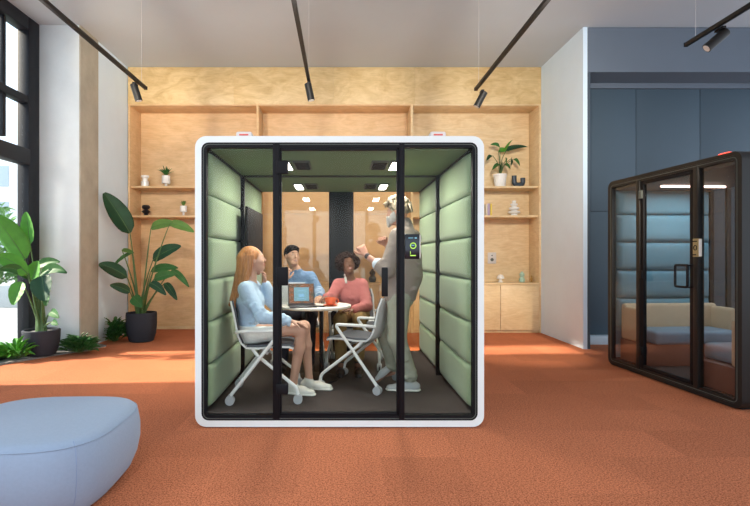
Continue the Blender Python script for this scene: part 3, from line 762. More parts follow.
# ================================================================== TABLE + items
TX, TY, TZt = -.275, 4.93, .83
tb = thing('round_table', 'round white table in the middle of the booth', 'table', (TX, TY, .10))
mk('tabletop', G().lathe([(.34, .706), (.363, .712), (.365, .728), (.361, .730), (0, .730)], seg=64), 'table_white', tb)
mk('edge_band', G().lathe([(.33, .700), (.359, .706), (.359, .7115), (.33, .7115)], seg=64), 'table_edge', tb)
for sx in (-1, 1):
    for sy in (-1, 1):
        mk('leg', G().tube([(sx*.07, sy*.07, .02), (sx*.07, sy*.07, .70)], .016, 10), 'black', tb)
mk('base_plate', G().lathe([(.24, 0), (.24, .012), (.20, .02), (0, .02)], seg=48), 'black', tb)
mk('top_bracket', G().box((-.15, -.15, .685), (.15, .15, .701)), 'black', tb)
def laptop(label, x, y, rz, open_, case, W_=.31, scr=True):
    l = thing('laptop', label, 'laptop', (x, y, TZt+.001), rz)
    dd = .215
    mk('base', G().box((-W_/2, -dd/2, 0), (W_/2, dd/2, .014), bev=.005), case, l)
    mk('keyboard', G().box((-W_/2+.02, -.01, .014), (W_/2-.02, dd/2-.02, .0155)), 'laptop_dark', l)
    mx = Matrix.Translation((0, dd/2, .014)) @ Matrix.Rotation(open_, 4, 'X')
    hgt = .205
    ld_ = mk('lid', G().box((-W_/2, -.004, 0), (W_/2, .004, hgt), bev=.003, mx=mx), case, l)
    mk('screen', G().box((-W_/2+.008, -.006, .008), (W_/2-.008, -.0041, hgt-.008), mx=mx), 'wall_orange' if scr else 'laptop_dark', ld_)
    if scr:
        mk('window_card', G().box((-.07, -.0075, .03), (.075, -.0061, .165), mx=mx), 'card_blue', ld_)
        mk('card_lines', G().box((-.03, -.0085, .13), (.035, -.0076, .135), mx=mx).box((-.045, -.0085, .117), (.05, -.0076, .121), mx=mx).box((-.025, -.0085, .07), (.03, -.0076, .10), mx=mx).box((-.04, -.0085, .05), (.045, -.0076, .056), mx=mx), 'card_text', ld_)
    return l
# its screen faces the camera: the hinge is on the far side
laptop('dark laptop with a bright orange and blue screen on the round table', X(302.5, 4.72), 4.72, R(10), R(-16), 'laptop_dark', W_=.255)
laptop('pale grey laptop with its back to the booth door, behind the dark laptop', X(293.5, 5.0), 5.05, R(176), R(-6), 'laptop_grey', W_=.26, scr=False)
cu = thing('coffee_cup', 'orange coffee cup standing on its saucer on the round table', 'cup', (X(330.5, 4.80), 4.80, TZt+.012))
mk('cup', G().lathe([(.028, 0), (.045, .008), (.052, .03), (.055, .068), (.051, .068), (.048, .03), (.04, .012), (0, .012)]), 'orange_ceramic', cu)
mk('handle', G().tube([(.052+.026*math.sin(a), 0, .036+.02*math.cos(a)) for a in [PI*k/8 for k in range(9)]], .006, 8), 'orange_ceramic', cu)
mk('coffee', G().cyl((0, 0, .05), (0, 0, .053), .049), 'coffee', cu)
sa = mk('saucer', G().lathe([(.03, 0), (.05, .003), (.072, .010), (.075, .011), (.05, .008), (0, .006)]), 'orange_ceramic'); sa.location = (X(330.5, 4.80), 4.80, TZt+.001)
tag(sa, 'orange saucer beneath the orange coffee cup', 'saucer')
# phone on the table
ph = thing('phone', 'black phone lying flat between the laptop and the cup', 'phone', (X(318, 4.75), 4.74, TZt+.001), R(75))
mk('body', G().box((-.035, -.07, 0), (.035, .07, .008), bev=.003), 'laptop_dark', ph)
mk('screen', G().box((-.032, -.066, .008), (.032, .066, .0086)), 'tv_screen', ph)

# ================================================================== CHAIRS (face local +X)
def chair(label, x, y, rz, shell='chair_white', z=.10):
    c = thing('swivel_chair', label, 'chair', (x, y, z), rz, 'white framed chairs around the round table')
    prof = [(.235, .435), (.20, .450), (.10, .452), (-.05, .442), (-.15, .445), (-.205, .475), (-.235, .54), (-.255, .64), (-.275, .74), (-.30, .825)]
    def shell_geo(off, th, w, i0=0, i1=len(prof)):
        pr = prof[i0:i1]; n = len(pr); vs = []; fs = []; K = 8
        for i, (px_, pz) in enumerate(pr):
            a = Vector(pr[max(i-1, 0)]); b = Vector(pr[min(i+1, n-1)]); d = (b-a).normalized(); nn = Vector((d.y, -d.x))  # towards sitter
            if nn.y < 0 and abs(d.x) > abs(d.y): nn = -nn
            if abs(d.x) <= abs(d.y) and nn.x < 0: nn = -nn
            f = (i0+i)/(len(prof)-1); ww = w*(1-.12*max(0, f-.55)*2.2)
            if f > .9: ww *= .9
            for k in range(K+1):
                u = -1+2*k/K; cv = .025*u*u*(1 if f > .5 else .4)
                for s_ in (off, off-th):
                    q = Vector((px_, pz)) + nn*(s_+cv)
                    vs.append((q.x, u*ww/2, q.y))
        row = (K+1)*2
        for i in range(n-1):
            for k in range(K):
                a = i*row+k*2
                fs.append((a, a+2, a+row+2, a+row)); fs.append((a+1, a+row+1, a+row+3, a+3))
            fs.append((i*row, i*row+row, i*row+row+1, i*row+1)); e_ = i*row+K*2; fs.append((e_, e_+1, e_+row+1, e_+row))
        for k in range(K):
            fs.append((k*2, k*2+1, k*2+3, k*2+2)); e_ = (n-1)*row+k*2; fs.append((e_, e_+2, e_+3, e_+1))
        return G().add(vs, fs)
    mk('shell', shell_geo(0, .014, .46), shell, c, ang=50)
    mk('seat', shell_geo(.016, .0155, .42, 0, 5), 'chair_pad', c, ang=50)
    mk('backrest', shell_geo(.012, .0115, .42, 5, 10), 'chair_pad', c, ang=50)
    for s_ in (-1, 1):
        arm = fillet([(-.235, s_*.225, .58), (-.19, s_*.27, .592), (.135, s_*.27, .592), (-.27, s_*.28, .075)], .045)
        mk('armrest', G().tube(arm, .0145, 10), 'chair_white', c)
        mk('leg', G().tube(fillet([(-.10, s_*.20, .435), (-.06, s_*.24, .39), (.265, s_*.28, .13), (.275, s_*.28, .075)], .04), .0145, 10), 'chair_white', c)
    mk('cross_bar', G().tube([(-.055, -.24, .385), (-.055, .24, .385)], .012, 8).tube([(.02, -.235, .44-.035), (.02, .235, .44-.035)], .012, 8), 'caster_grey', c)
    for sx in (-.275, .275):
        for s_ in (-1, 1):
            k = mk('caster', G().cyl((sx, s_*.28, .055), (sx, s_*.28, .085), .012).cyl((sx+.004, s_*.28-.007, .062), (sx+.004, s_*.28+.007, .062), .02), 'caster_grey', c)
            mk('wheel', G().cyl((sx, s_*.28-.026, .037), (sx, s_*.28-.006, .037), .037).cyl((sx, s_*.28+.006, .037), (sx, s_*.28+.026, .037), .037), 'caster_grey', k)
    return c
chair('white framed chair under the red haired person, backed against the green wall', -.655, 4.36, R(4))
chair('empty white framed chair with a pale grey shell in front of the standing person', .165, 4.72, R(157), 'chair_grey')
chair('chair under the person in the blue sweatshirt, at the far left of the table', -.50, 5.78, R(-85))
chair('chair under the curly haired person, at the far right of the table', .14, 5.58, R(-95), 'chair_grey')
# ================================================================== SDF FIGURES
def nrm(v): v = np.asarray(v, float); return v/np.linalg.norm(v)
class S:
    """signed distance blend meshed by surface nets"""
    def __init__(s, vox=.008, k=.02): s.p = []; s.vox = vox; s.k = k
    def cap(s, a, b, r1, r2=None, n=None, f=1.0, k=None, sub=False):
        s.p.append(('c', np.array(a, float), np.array(b, float), r1, r1 if r2 is None else r2, None if n is None else nrm(n), f, s.k if k is None else k, sub)); return s
    def ell(s, c, ax, r, k=None, sub=False):
        s.p.append(('e', np.array(c, float), np.array([nrm(a) for a in ax]), np.array(r, float), s.k if k is None else k, sub)); return s
    def plane(s, p, n):   # cut away the side n points to
        s.p.append(('p', np.array(p, float), nrm(n))); return s
    def bb(s, q):
        if q[0] == 'c':
            m = max(q[3], q[4])*max(1, q[6]); return np.minimum(q[1], q[2])-m, np.maximum(q[1], q[2])+m
        m = q[3].max(); return q[1]-m, q[1]+m
    def mesh(s):
        pad = s.vox*3+.01
        bs = [s.bb(q) for q in s.p if q[0] != 'p' and not q[-1]]
        lo = np.min([b[0] for b in bs], 0)-pad; hi = np.max([b[1] for b in bs], 0)+pad
        n = np.ceil((hi-lo)/s.vox).astype(int)+1
        fld = np.full(n, 1.0, dtype=np.float32)
        for q in s.p:
            if q[0] == 'p':
                ii = np.indices(n).reshape(3, -1).T*s.vox+lo
                d = ((ii-q[1])@q[2]).reshape(n); fld = np.maximum(fld, d.astype(np.float32)); continue
            a, b = s.bb(q); k = q[-2]; mg = k+s.vox*3
            i0 = np.maximum(np.floor((a-mg-lo)/s.vox).astype(int), 0); i1 = np.minimum(np.ceil((b+mg-lo)/s.vox).astype(int)+1, n)
            if (i1 <= i0).any(): continue
            g_ = [np.arange(i0[j], i1[j])*s.vox+lo[j] for j in range(3)]
            P = np.stack(np.meshgrid(*g_, indexing='ij'), -1)
            if q[0] == 'c':
                A, B = q[1], q[2]; ab = B-A; L = ab@ab
                t = np.clip(((P-A)@ab)/L, 0, 1) if L > 1e-9 else np.zeros(P.shape[:3])
                dv_ = P-A-t[..., None]*ab
                if q[5] is not None:
                    c_ = dv_@q[5]; dv_ = dv_+((1/q[6]-1)*c_)[..., None]*q[5]
                d = np.linalg.norm(dv_, axis=-1)-(q[3]+(q[4]-q[3])*t)
            else:
                l = (P-q[1])@q[2].T; kk = np.linalg.norm(l/q[3], axis=-1)
                k2 = np.linalg.norm(l/(q[3]**2), axis=-1); d = kk*(kk-1)/np.maximum(k2, 1e-6)
            sl = fld[i0[0]:i1[0], i0[1]:i1[1], i0[2]:i1[2]]
            if q[-1]: d = -d; r = np.maximum(sl, d)
            else:
                h = np.maximum(k-np.abs(sl-d), 0)/max(k, 1e-6); r = np.minimum(sl, d)-h*h*k*.25
            fld[i0[0]:i1[0], i0[1]:i1[1], i0[2]:i1[2]] = r
        return nets(fld, lo, s.vox)
def nets(f, lo, vox):
    ins = f < 0; nx, ny, nz = f.shape
    c = (nx-1, ny-1, nz-1); acc = np.zeros(c+(3,)); cnt = np.zeros(c)
    offs = [(i, j, k) for i in (0, 1) for j in (0, 1) for k in (0, 1)]
    def sub(a, o): return a[o[0]:o[0]+c[0], o[1]:o[1]+c[1], o[2]:o[2]+c[2]]
    for o in offs:
        for ax in range(3):
            if o[ax]: continue
            o2 = list(o); o2[ax] = 1; a, b = sub(f, o), sub(f, o2)
            x = sub(ins, o) != sub(ins, o2); t = np.where(x, a/np.where(x, a-b, 1), 0)
            for j in range(3):
                acc[..., j] += np.where(x, o[j]+(t if j == ax else 0), 0)
            cnt += x
    act = cnt > 0; idx = np.full(c, -1); idx[act] = np.arange(act.sum())
    pos = np.argwhere(act)+acc[act]/cnt[act][:, None]
    V = pos*vox+lo; Q = []
    for ax in range(3):
        a = np.take(ins, range(0, f.shape[ax]-1), ax); b = np.take(ins, range(1, f.shape[ax]), ax)
        e = np.argwhere(a != b); u, w = (ax+1) % 3, (ax+2) % 3
        e = e[(e[:, u] > 0) & (e[:, w] > 0) & (e[:, u] < f.shape[u]-1) & (e[:, w] < f.shape[w]-1)]
        fl = a[tuple(e.T)]
        def id_(du, dw):
            q = e.copy(); q[:, u] += du; q[:, w] += dw; return idx[tuple(q.T)]
        q = np.stack([id_(-1, -1), id_(0, -1), id_(0, 0), id_(-1, 0)], 1)
        q[~fl] = q[~fl][:, ::-1]; Q.append(q)
    return V, np.concatenate(Q)
def smk(name, s, m, parent, paint=None, origin=(0, 0, 0)):
    V, Q = s.mesh()
    me = bpy.data.meshes.new(name); me.from_pydata((V-np.array(origin)).tolist(), [], Q.tolist())
    me.materials.append(MATS[m])
    if paint:
        C = V[Q].mean(1); mi = np.zeros(len(Q), int)
        for n_, (mm, fn) in enumerate(paint): me.materials.append(MATS[mm]); mi[fn(C)] = n_+1
        me.polygons.foreach_set('material_index', mi.tolist())
    me.polygons.foreach_set('use_smooth', [True]*len(me.polygons)); me.update()
    o = bpy.data.objects.new(name, me); col.objects.link(o); o.parent = parent
    return o
def V3(*a): return np.array(a, float)
def rot(v, ax, a):
    ax = nrm(ax); return v*math.cos(a)+np.cross(ax, v)*math.sin(a)+ax*(ax@v)*(1-math.cos(a))
def hand(s, w, d, pn, side, curl=.5, sc=1.0, thumb=.6):
    """w wrist, d hand direction, pn palm-facing normal, side=+1 thumb on +lat"""
    d = nrm(d); pn = nrm(np.asarray(pn)-d*(np.asarray(pn)@d)); lat = np.cross(d, pn)*side
    r = .0095*sc
    k0 = w+d*.085*sc
    s.cap(w, w+d*.07*sc, .021*sc, .024*sc, n=pn, f=.55, k=.012)
    s.cap(w+d*.035*sc+lat*.018*sc, k0+lat*.026*sc, .016*sc, .013*sc, n=pn, f=.75, k=.012)
    s.cap(w+d*.035*sc-lat*.015*sc, k0-lat*.024*sc, .015*sc, .012*sc, n=pn, f=.75, k=.012)
    for i, (o_, L) in enumerate(((.030, .95), (.010, 1.08), (-.010, 1.0), (-.029, .80))):
        p = k0+lat*o_*sc; dd = nrm(d+lat*o_*3); ax = np.cross(dd, pn)
        for L0, cu_ in ((.042, .8), (.026, 1.1), (.020, .8)):
            dd = rot(dd, ax, cu_*curl); q = p+dd*L0*L*sc
            s.cap(p, q, r, r*.9, k=.004); p = q
    p = w+d*.022*sc+lat*.024*sc; dd = nrm(d*.75+lat*.75+pn*.25)
    for L0 in (.034, .030, .024):
        q = p+dd*L0*sc; s.cap(p, q, r*1.15, r*1.0, k=.006); p = q; dd = nrm(rot(dd, pn, -side*0)+(-lat*.35+d*.25+pn*.3)*thumb)
def headsdf(s, c, f, u, sc=1.0, fem=False):
    f = nrm(f); u = nrm(np.asarray(u)-f*(np.asarray(u)@f)); r = np.cross(f, u)
    P = lambda a, b, c_: c+(f*a+r*b+u*c_)*sc
    s.ell(P(-.012, 0, .032), (f, r, u), np.array((.093, .074, .084))*sc, k=.02)
    s.ell(P(.022, 0, -.018), (f, r, u), np.array((.066, .066, .078))*sc, k=.03)
    s.ell(P(.052, 0, -.080), (f, r, u), np.array((.034, .032 if fem else .044, .024))*sc, k=.03)
    s.cap(P(.084, 0, .015), P(.098, 0, -.016), .008*sc, .0125*sc, n=r, f=.95, k=.008)
    s.cap(P(.082, -.022, .030), P(.082, .022, .030), .010*sc, k=.012)
    for e in (-1, 1):
        s.ell(P(.080, e*.031, .012), (f, r, u), np.array((.010, .014, .010))*sc, k=.003, sub=True)
        s.ell(P(.076, e*.031, .010), (f, r, u), np.array((.013, .016, .011))*sc, k=.002)
        s.ell(P(-.005, e*.078, -.005), (f, r, u), np.array((.018, .007, .030))*sc, k=.006)
        s.ell(P(.055, e*.040, -.02), (f, r, u), np.array((.026, .022, .022))*sc, k=.02)
    s.ell(P(.086, 0, -.047), (f, r, u), np.array((.011, .024, .006))*sc, k=.006)
    s.ell(P(.084, 0, -.058), (f, r, u), np.array((.011, .020, .007))*sc, k=.006)
    def near(C, a, b, c_, ra, rb, rc):
        d = (C-P(a, b, c_)); return ((d@f/ra)**2+(d@r/rb)**2+(d@u/rc)**2) < sc*sc
    return P, near
def facepaint(near, lip, brow='hair_black', smile=True):
    return [('eye_white', lambda C: near(C, .086, .031, .011, .014, .0125, .0055) | near(C, .086, -.031, .011, .014, .0125, .0055)),
            ('eye_dark', lambda C: near(C, .088, .031, .011, .014, .0075, .0062) | near(C, .088, -.031, .011, .014, .0075, .0062)),
            (brow, lambda C: near(C, .088, .033, .034, .02, .017, .0042) | near(C, .088, -.033, .034, .02, .017, .0042)),
            (lip, lambda C: near(C, .092, 0, -.052, .02, .026, .0125)),
            ('teeth', lambda C: near(C, .098, 0, -.0525, .014, .013, .0038) if smile else np.zeros(len(C), bool))]
def person(label, J, skin, lip, brow, hsc=1.0, fem=False, fat=1.0, hands=None, smile=True):
    origin = J['root']
    root = thing('person', label, 'person', origin)
    s = S(.0075, .025)
    lat = nrm(J['lsh']-J['rsh']); hl = nrm(J['lhip']-J['rhip'])
    s.cap(J['pelvis'], J['pelvis']+(J['chest']-J['pelvis'])*.35, .105*fat, .088*fat, n=hl, f=1.35, k=.05)
    s.cap(J['pelvis']+(J['chest']-J['pelvis'])*.4, J['chest'], .088*fat, .105*fat, n=lat, f=1.40, k=.05)
    s.cap(J['chest'], (J['lsh']+J['rsh'])/2, .10*fat, .06*fat, n=lat, f=1.6, k=.05)
    s.cap((J['lsh']+J['rsh'])/2, J['neck'], .062, .055, k=.04); s.cap(J['neck']-V3(0, 0, .02), J['head']-J['hf']*.018+V3(0, 0, -.04), .053 if not fem else .046, .050 if not fem else .044, k=.02)
    for a in 'lr':
        s.cap((J['lsh']+J['rsh'])/2, J[a+'sh'], .055, .05, k=.04)
        s.cap(J[a+'sh'], J[a+'el'], .050*fat, .036*fat, k=.03); s.cap(J[a+'el'], J[a+'wr'], .037*fat, .024*fat, k=.02)
        s.cap(J[a+'hip'], J[a+'kn'], .080*fat, .052*fat, k=.04); s.cap(J[a+'kn'], J[a+'kn']*.65+J[a+'an']*.35, .052*fat, .052*fat, k=.03)
        s.cap(J[a+'kn']*.65+J[a+'an']*.35, J[a+'an'], .052*fat, .034, k=.03)
        toe = J[a+'to']; s.cap(J[a+'an'], J[a+'an']-V3(0, 0, .04), .032, .026, k=.02); s.cap(J[a+'an']-V3(0, 0, .05), J[a+'an']*.25+toe*.75-V3(0, 0, .012), .022, .014, k=.01)
    P, near = headsdf(s, J['head'], J['hf'], J['hu'], hsc, fem)
    for a in 'lr':
        h = J[a+'h']; hand(s, J[a+'wr'], h[0], h[1], h[2], h[3], .92 if fem else 1.02)
    smk('body', s, skin, root, facepaint(near, lip, brow, smile), origin)
    return root, P, near
def sleeves(s, J, sides, end, r0, r1, r2):
    for a in sides:
        s.cap((J['lsh']+J['rsh'])/2, J[a+'sh'], r0*1.05, r0, k=.04)
        s.cap(J[a+'sh'], J[a+'el'], r0, r1, k=.03)
        if end > 0: s.cap(J[a+'el'], J[a+'el']+(J[a+'wr']-J[a+'el'])*end, r1, r2, k=.02)
def wrinkle(s, J, keys, seed, r=.02, n=14):
    n = int(n*1.5)
    rnd = random.Random(seed)
    for _ in range(n):
        a, b, rr = rnd.choice(keys); t = rnd.random()*.9+.05; p = a+(b-a)*t
        d = nrm(b-a); o = nrm(np.cross(d, nrm(V3(rnd.uniform(-1, 1), rnd.uniform(-1, 1), rnd.uniform(-1, 1))))); q = nrm(np.cross(d, o)+d*rnd.uniform(-.6, .6))
        c = p+o*(rr-.007); e_ = o*.012; s.cap(c-q*.035-e_, c, .008, .010, k=.02); s.cap(c, c+q*.035-e_, .010, .007, k=.02)
def shoe(name, heel, toe, m_up, m_sole, root, origin, up=V3(0, 0, 1), L=.0, tall=.075, ank=None):
    d = nrm(toe-heel); up = nrm(up-d*(up@d)); lt = np.cross(up, d)
    s = S(.006, .02)
    s.cap(heel+up*.040, heel*.45+toe*.55+up*.034, .036, .040, n=up, f=1.0, k=.02); s.cap(heel*.5+toe*.5+up*.032, toe-d*.03+up*.026, .041, .032, n=up, f=.85, k=.03)
    if ank is not None: s.cap(heel+d*.02+up*.045, ank, .038, .043, k=.02)
    s.plane(heel+up*.012, -up)
    o = smk(name, s, m_up, root, None, origin)
    g = S(.006, .01)
    g.cap(heel+up*.012, heel*.5+toe*.5+up*.012, .041, .041, n=up, f=.5); g.cap(heel*.5+toe*.5+up*.012, toe-d*.028+up*.013, .045, .038, n=up, f=.5, k=.01)
    g.plane(heel+up*.001, -up); g.plane(heel+up*.020, up)
    smk('sole', g, m_sole, o, None, origin)
    return o
UP = V3(0, 0, 1)
# ---------------------------------------------------------------- red haired seated person
J = dict(root=V3(-.70, 4.36, .10), pelvis=V3(-.785, 4.36, .665), chest=V3(-.80, 4.36, .92), lsh=V3(-.80, 4.49, 1.035), rsh=V3(-.815, 4.22, 1.03),
         neck=V3(-.80, 4.36, 1.12), head=V3(-.768, 4.36, 1.272), hf=nrm(V3(.97, .18, .13)), hu=V3(-.06, 0, 1),
         rel=V3(-.66, 4.14, .80), rwr=V3(-.435, 4.20, .765), lel=V3(-.60, 4.52, .86), lwr=V3(-.685, 4.44, 1.075),
         lhip=V3(-.78, 4.44, .66), rhip=V3(-.78, 4.28, .66), rkn=V3(-.34, 4.26, .685), lkn=V3(-.335, 4.43, .685), ran=V3(-.425, 4.36, .205), lan=V3(-.30, 4.54, .205),
         rto=V3(-.31, 4.31, .14), lto=V3(-.15, 4.50, .14),
         rh=(V3(.9, .1, -.22), V3(0, 0, -1), -1, .25), lh=(V3(-.05, -.15, .9), V3(-.7, -.4, 0), 1, .95))
r1, P, near = person('red haired person in a pale blue shirt seated in profile at the left', J, 'skin_fair', 'lip', 'hair_ginger', .96, True, .92)
O = J['root']
s = S(.008, .03); lat = V3(0, 1, 0)
s.cap(J['pelvis']+V3(0, 0, .02), J['chest'], .112, .112, n=lat, f=1.35, k=.05); s.cap(J['chest'], (J['lsh']+J['rsh'])/2, .108, .068, n=lat, f=1.6, k=.05)
sleeves(s, J, 'rl', .88, .058, .052, .042)
s.plane(J['pelvis']+V3(0, 0, -.02), V3(0, 0, -1))
wrinkle(s, J, [(J['rsh'], J['rel'], .06), (J['rel'], J['rwr'], .05), (J['pelvis']+V3(0, -.10, 0), J['chest']+V3(0, -.1, 0), .07)], 3, n=18)
sh = smk('shirt', s, 'shirt_blue', r1, None, O)
s = S(.008, .03)
s.cap(J['pelvis']+V3(0, 0, .02), J['pelvis']-V3(0, 0, .0), .122, .125, n=lat, f=1.25, k=.04)
for a in 'lr': s.cap(J[a+'hip']-V3(.0, 0, .01), J[a+'hip']*.55+J[a+'kn']*.45, .098, .086, k=.04)
s.plane(J['pelvis']+V3(0, 0, .05), UP); s.plane(J['rhip']*.52+J['rkn']*.48, V3(1, 0, .05)); s.plane(V3(0, 0, .565), -UP)
smk('skirt', s, 'skirt_white', r1, None, O)
shoe('shoe', V3(-.475, 4.40, .102), V3(-.235, 4.31, .102), 'shoe_white', 'shoe_sole', r1, O, ank=V3(-.43, 4.365, .185))
shoe('shoe', V3(-.345, 4.555, .102), V3(-.09, 4.50, .102), 'shoe_white', 'shoe_sole', r1, O, ank=V3(-.305, 4.54, .185))
f = J['hf']; 
s = S(.007, .015); hc = J['head']
s.ell(P(-.022, 0, .042), (f, np.cross(f, UP), UP), (.096, .085, .088), k=.01)
rnd = random.Random(5)
for i in range(44):
    a = PI*(.30+1.40*i/43); o = V3(math.cos(a), math.sin(a), 0)
    fl = nrm(V3(f[0], f[1], 0)); ll = V3(-fl[1], fl[0], 0)
    st = P(-.02, 0, .04)+fl*o[0]*.075+ll*o[1]*.072
    mid = st+V3(-.02+rnd.uniform(-.012, .008), rnd.uniform(-.01, .01), -.16)+(fl*o[0]*.2+ll*o[1]*.15)*.1
    L = .40*(0.70+.30*min(1, abs(math.cos(a))*1.3)) if math.cos(a) < .1 else .16
    en = mid+V3(-.055+rnd.uniform(-.015, .015), rnd.uniform(-.015, .02), -L+.12+rnd.uniform(-.02, .02))
    en[0] = min(en[0], -.80+rnd.uniform(-.02, .02)) if L > .2 else en[0]
    if math.cos(a) < .15:
        s.cap(st, mid, .019, .018, k=.008); s.cap(mid, en, .018, .008, k=.008)
s.cap(P(-.09, 0, .03), V3(-.87, 4.36, 1.10), .06, .045, n=V3(0, 1, 0), f=1.4, k=.02); s.cap(V3(-.87, 4.36, 1.10), V3(-.91, 4.35, .90), .042, .022, n=V3(0, 1, 0), f=1.8, k=.02)
s.ell(P(.075, 0, -.025), (f, np.cross(f, UP), UP), (.068, .088, .088), k=.0, sub=True)
smk('hair', s, 'hair_ginger', r1, None, O)
# ---------------------------------------------------------------- dark haired seated person, blue sweatshirt
J = dict(root=V3(-.46, 5.62, .10), pelvis=V3(-.45, 5.68, .67), chest=V3(-.49, 5.62, .95), lsh=V3(-.355, 5.60, 1.07), rsh=V3(-.665, 5.60, 1.07),
         neck=V3(-.51, 5.585, 1.15), head=V3(-.553, 5.54, 1.305), hf=nrm(V3(.52, -.80, .10)), hu=V3(.04, .05, 1),
         lel=V3(-.245, 5.47, .91), lwr=V3(-.23, 5.24, .88), rel=V3(-.66, 5.42, .86), rwr=V3(-.60, 5.32, 1.05),
         lhip=V3(-.37, 5.66, .66), rhip=V3(-.54, 5.66, .66), lkn=V3(-.34, 5.24, .66), rkn=V3(-.60, 5.24, .66), lan=V3(-.34, 5.22, .205), ran=V3(-.62, 5.22, .205),
         lto=V3(-.34, 5.09, .14), rto=V3(-.64, 5.09, .14),
         lh=(V3(-.1, -.95, -.1), V3(-.4, 0, -.9), 1, .5), rh=(V3(.10, -.15, .9), V3(.2, .8, 0), -1, .95))
r2, P, near = person('dark haired person in a blue sweatshirt seated behind the laptops', J, 'skin_tan', 'lip_man', 'hair_black', .98)
O = J['root']; lat = V3(1, 0, 0)
s = S(.008, .03)
s.cap(J['pelvis'], J['chest'], .125, .122, n=lat, f=1.38, k=.05); s.cap(J['chest'], (J['lsh']+J['rsh'])/2, .118, .075, n=lat, f=1.65, k=.05); s.cap((J['lsh']+J['rsh'])/2, J['neck']-V3(0, 0, .005), .075, .066, k=.02)
sleeves(s, J, 'rl', .88, .064, .056, .045)
wrinkle(s, J, [(J['rsh'], J['rel'], .065), (J['lsh'], J['lel'], .065), (J['lel'], J['lwr'], .05), (J['pelvis']+V3(0, -.05, .05), J['chest']+V3(0, -.05, 0), .08)], 8, n=18)
s.cap(J['neck']+V3(0, 0, .012), J['head']-V3(0, 0, .05), .058, .056, k=0, sub=True)
le, lw = J['lel'], J['lwr']; ax_ = nrm(lw-le)
def strip(C):
    t = (C-le)@ax_; dd = np.linalg.norm(C-le-t[:, None]*ax_, axis=1); return (dd < .075) & (t > .0) & (t < .3) & ((t % .035) < .014)
smk('sweatshirt', s, 'sweater_blue', r2, [('sleeve_light', strip)], O)
s = S(.009, .03)
s.cap(J['pelvis'], J['pelvis']-V3(0, 0, .01), .118, .12, n=lat, f=1.4)
for a in 'lr': s.cap(J[a+'hip'], J[a+'kn'], .096, .072, k=.04); s.cap(J[a+'kn'], J[a+'an']+V3(0, 0, .01), .070, .056, k=.02)
s.plane(V3(0, 0, .565), V3(0, .25, -1)) if False else None
smk('trousers', s, 'trouser_navy', r2, None, O)
for a in 'lr': t_ = J[a+'an']; shoe('shoe', V3(t_[0], t_[1]+.05, .102), V3(J[a+'to'][0], J[a+'to'][1]-.06, .102), 'boot_black', 'boot_black', r2, O, ank=t_)
f = J['hf']; u = nrm(J['hu']-f*(J['hu']@f)); rr = np.cross(f, u)
s = S(.005, .01)
s.ell(P(-.018, 0, .044), (f, rr, u), (.096, .082, .090), k=.01)
rnd = random.Random(3)
for i in range(60):
    a, b = rnd.uniform(-.06, .075), rnd.uniform(-.06, .06); h_ = .118-abs(a)*.35-abs(b)*.35+rnd.uniform(0, .012)
    s.cap(P(a, b, h_-.01), P(a+.012, b, h_+.006), .010, .006, k=.008)
s.ell(P(.088, 0, -.018), (f, rr, u), (.062, .078, .078), k=0, sub=True); s.ell(P(.045, 0, -.075), (f, rr, u), (.085, .12, .078), k=0, sub=True)
smk('hair', s, 'hair_black', r2, None, O)
# ---------------------------------------------------------------- curly haired person, pink sweatshirt
J = dict(root=V3(.12, 5.50, .10), pelvis=V3(.13, 5.52, .67), chest=V3(.11, 5.47, .90), lsh=V3(.215, 5.45, .995), rsh=V3(-.035, 5.44, .995),
         neck=V3(.09, 5.44, 1.065), head=V3(.065, 5.38, 1.212), hf=nrm(V3(.22, -.96, .20)), hu=V3(-.08, .1, 1),
         lel=V3(.265, 5.32, .78), lwr=V3(.12, 5.18, .755), rel=V3(-.12, 5.32, .865), rwr=V3(-.165, 5.16, .885),
         lhip=V3(.21, 5.50, .66), rhip=V3(.04, 5.50, .66), lkn=V3(.18, 5.10, .66), rkn=V3(-.02, 5.10, .66), lan=V3(.17, 5.10, .205), ran=V3(-.01, 5.10, .205),
         lto=V3(.17, 4.99, .14), rto=V3(-.02, 4.99, .14),
         lh=(V3(-.8, -.3, -.05), V3(0, 0, -1), 1, .35), rh=(V3(-.15, -.9, .05), V3(.3, 0, -.9), -1, .45))
r3, P, near = person('curly haired person in a dusty pink sweatshirt seated at the right of the table', J, 'skin_brown', 'lip', 'hair_black', .94, True, .92)
O = J['root']
s = S(.008, .03)
s.cap(J['pelvis'], J['chest'], .125, .118, n=lat, f=1.35, k=.05); s.cap(J['chest'], (J['lsh']+J['rsh'])/2, .112, .070, n=lat, f=1.6, k=.05); s.cap((J['lsh']+J['rsh'])/2, J['neck']-V3(0, 0, .02), .068, .06, k=.02)
sleeves(s, J, 'rl', .86, .066, .060, .046)
wrinkle(s, J, [(J['rsh'], J['rel'], .065), (J['lsh'], J['lel'], .065), (J['lel'], J['lwr'], .05), (J['pelvis']+V3(0, -.05, .05), J['chest']+V3(0, -.05, 0), .08)], 9, n=18)
s.cap(J['neck']+V3(0, -.02, .015), J['head']-V3(0, 0, .05), .06, .056, k=0, sub=True); s.plane(V3(0, 0, .61), -UP)
smk('sweatshirt', s, 'sweater_pink', r3, None, O)
s = S(.006, .01); nk = J['neck']
s.cap(nk+V3(-.055, -.06, .015), nk+V3(-.045, -.105, -.035), .014, .014, n=V3(0, 1, 0), f=.5); s.cap(nk+V3(-.02, .05, .03), nk+V3(-.06, -.04, .04), .014, .014, k=.01)
smk('collar', s, 'collar_white', r3, None, O)
s = S(.009, .03)
s.cap(J['pelvis'], J['pelvis']-V3(0, 0, .01), .118, .12, n=lat, f=1.3)
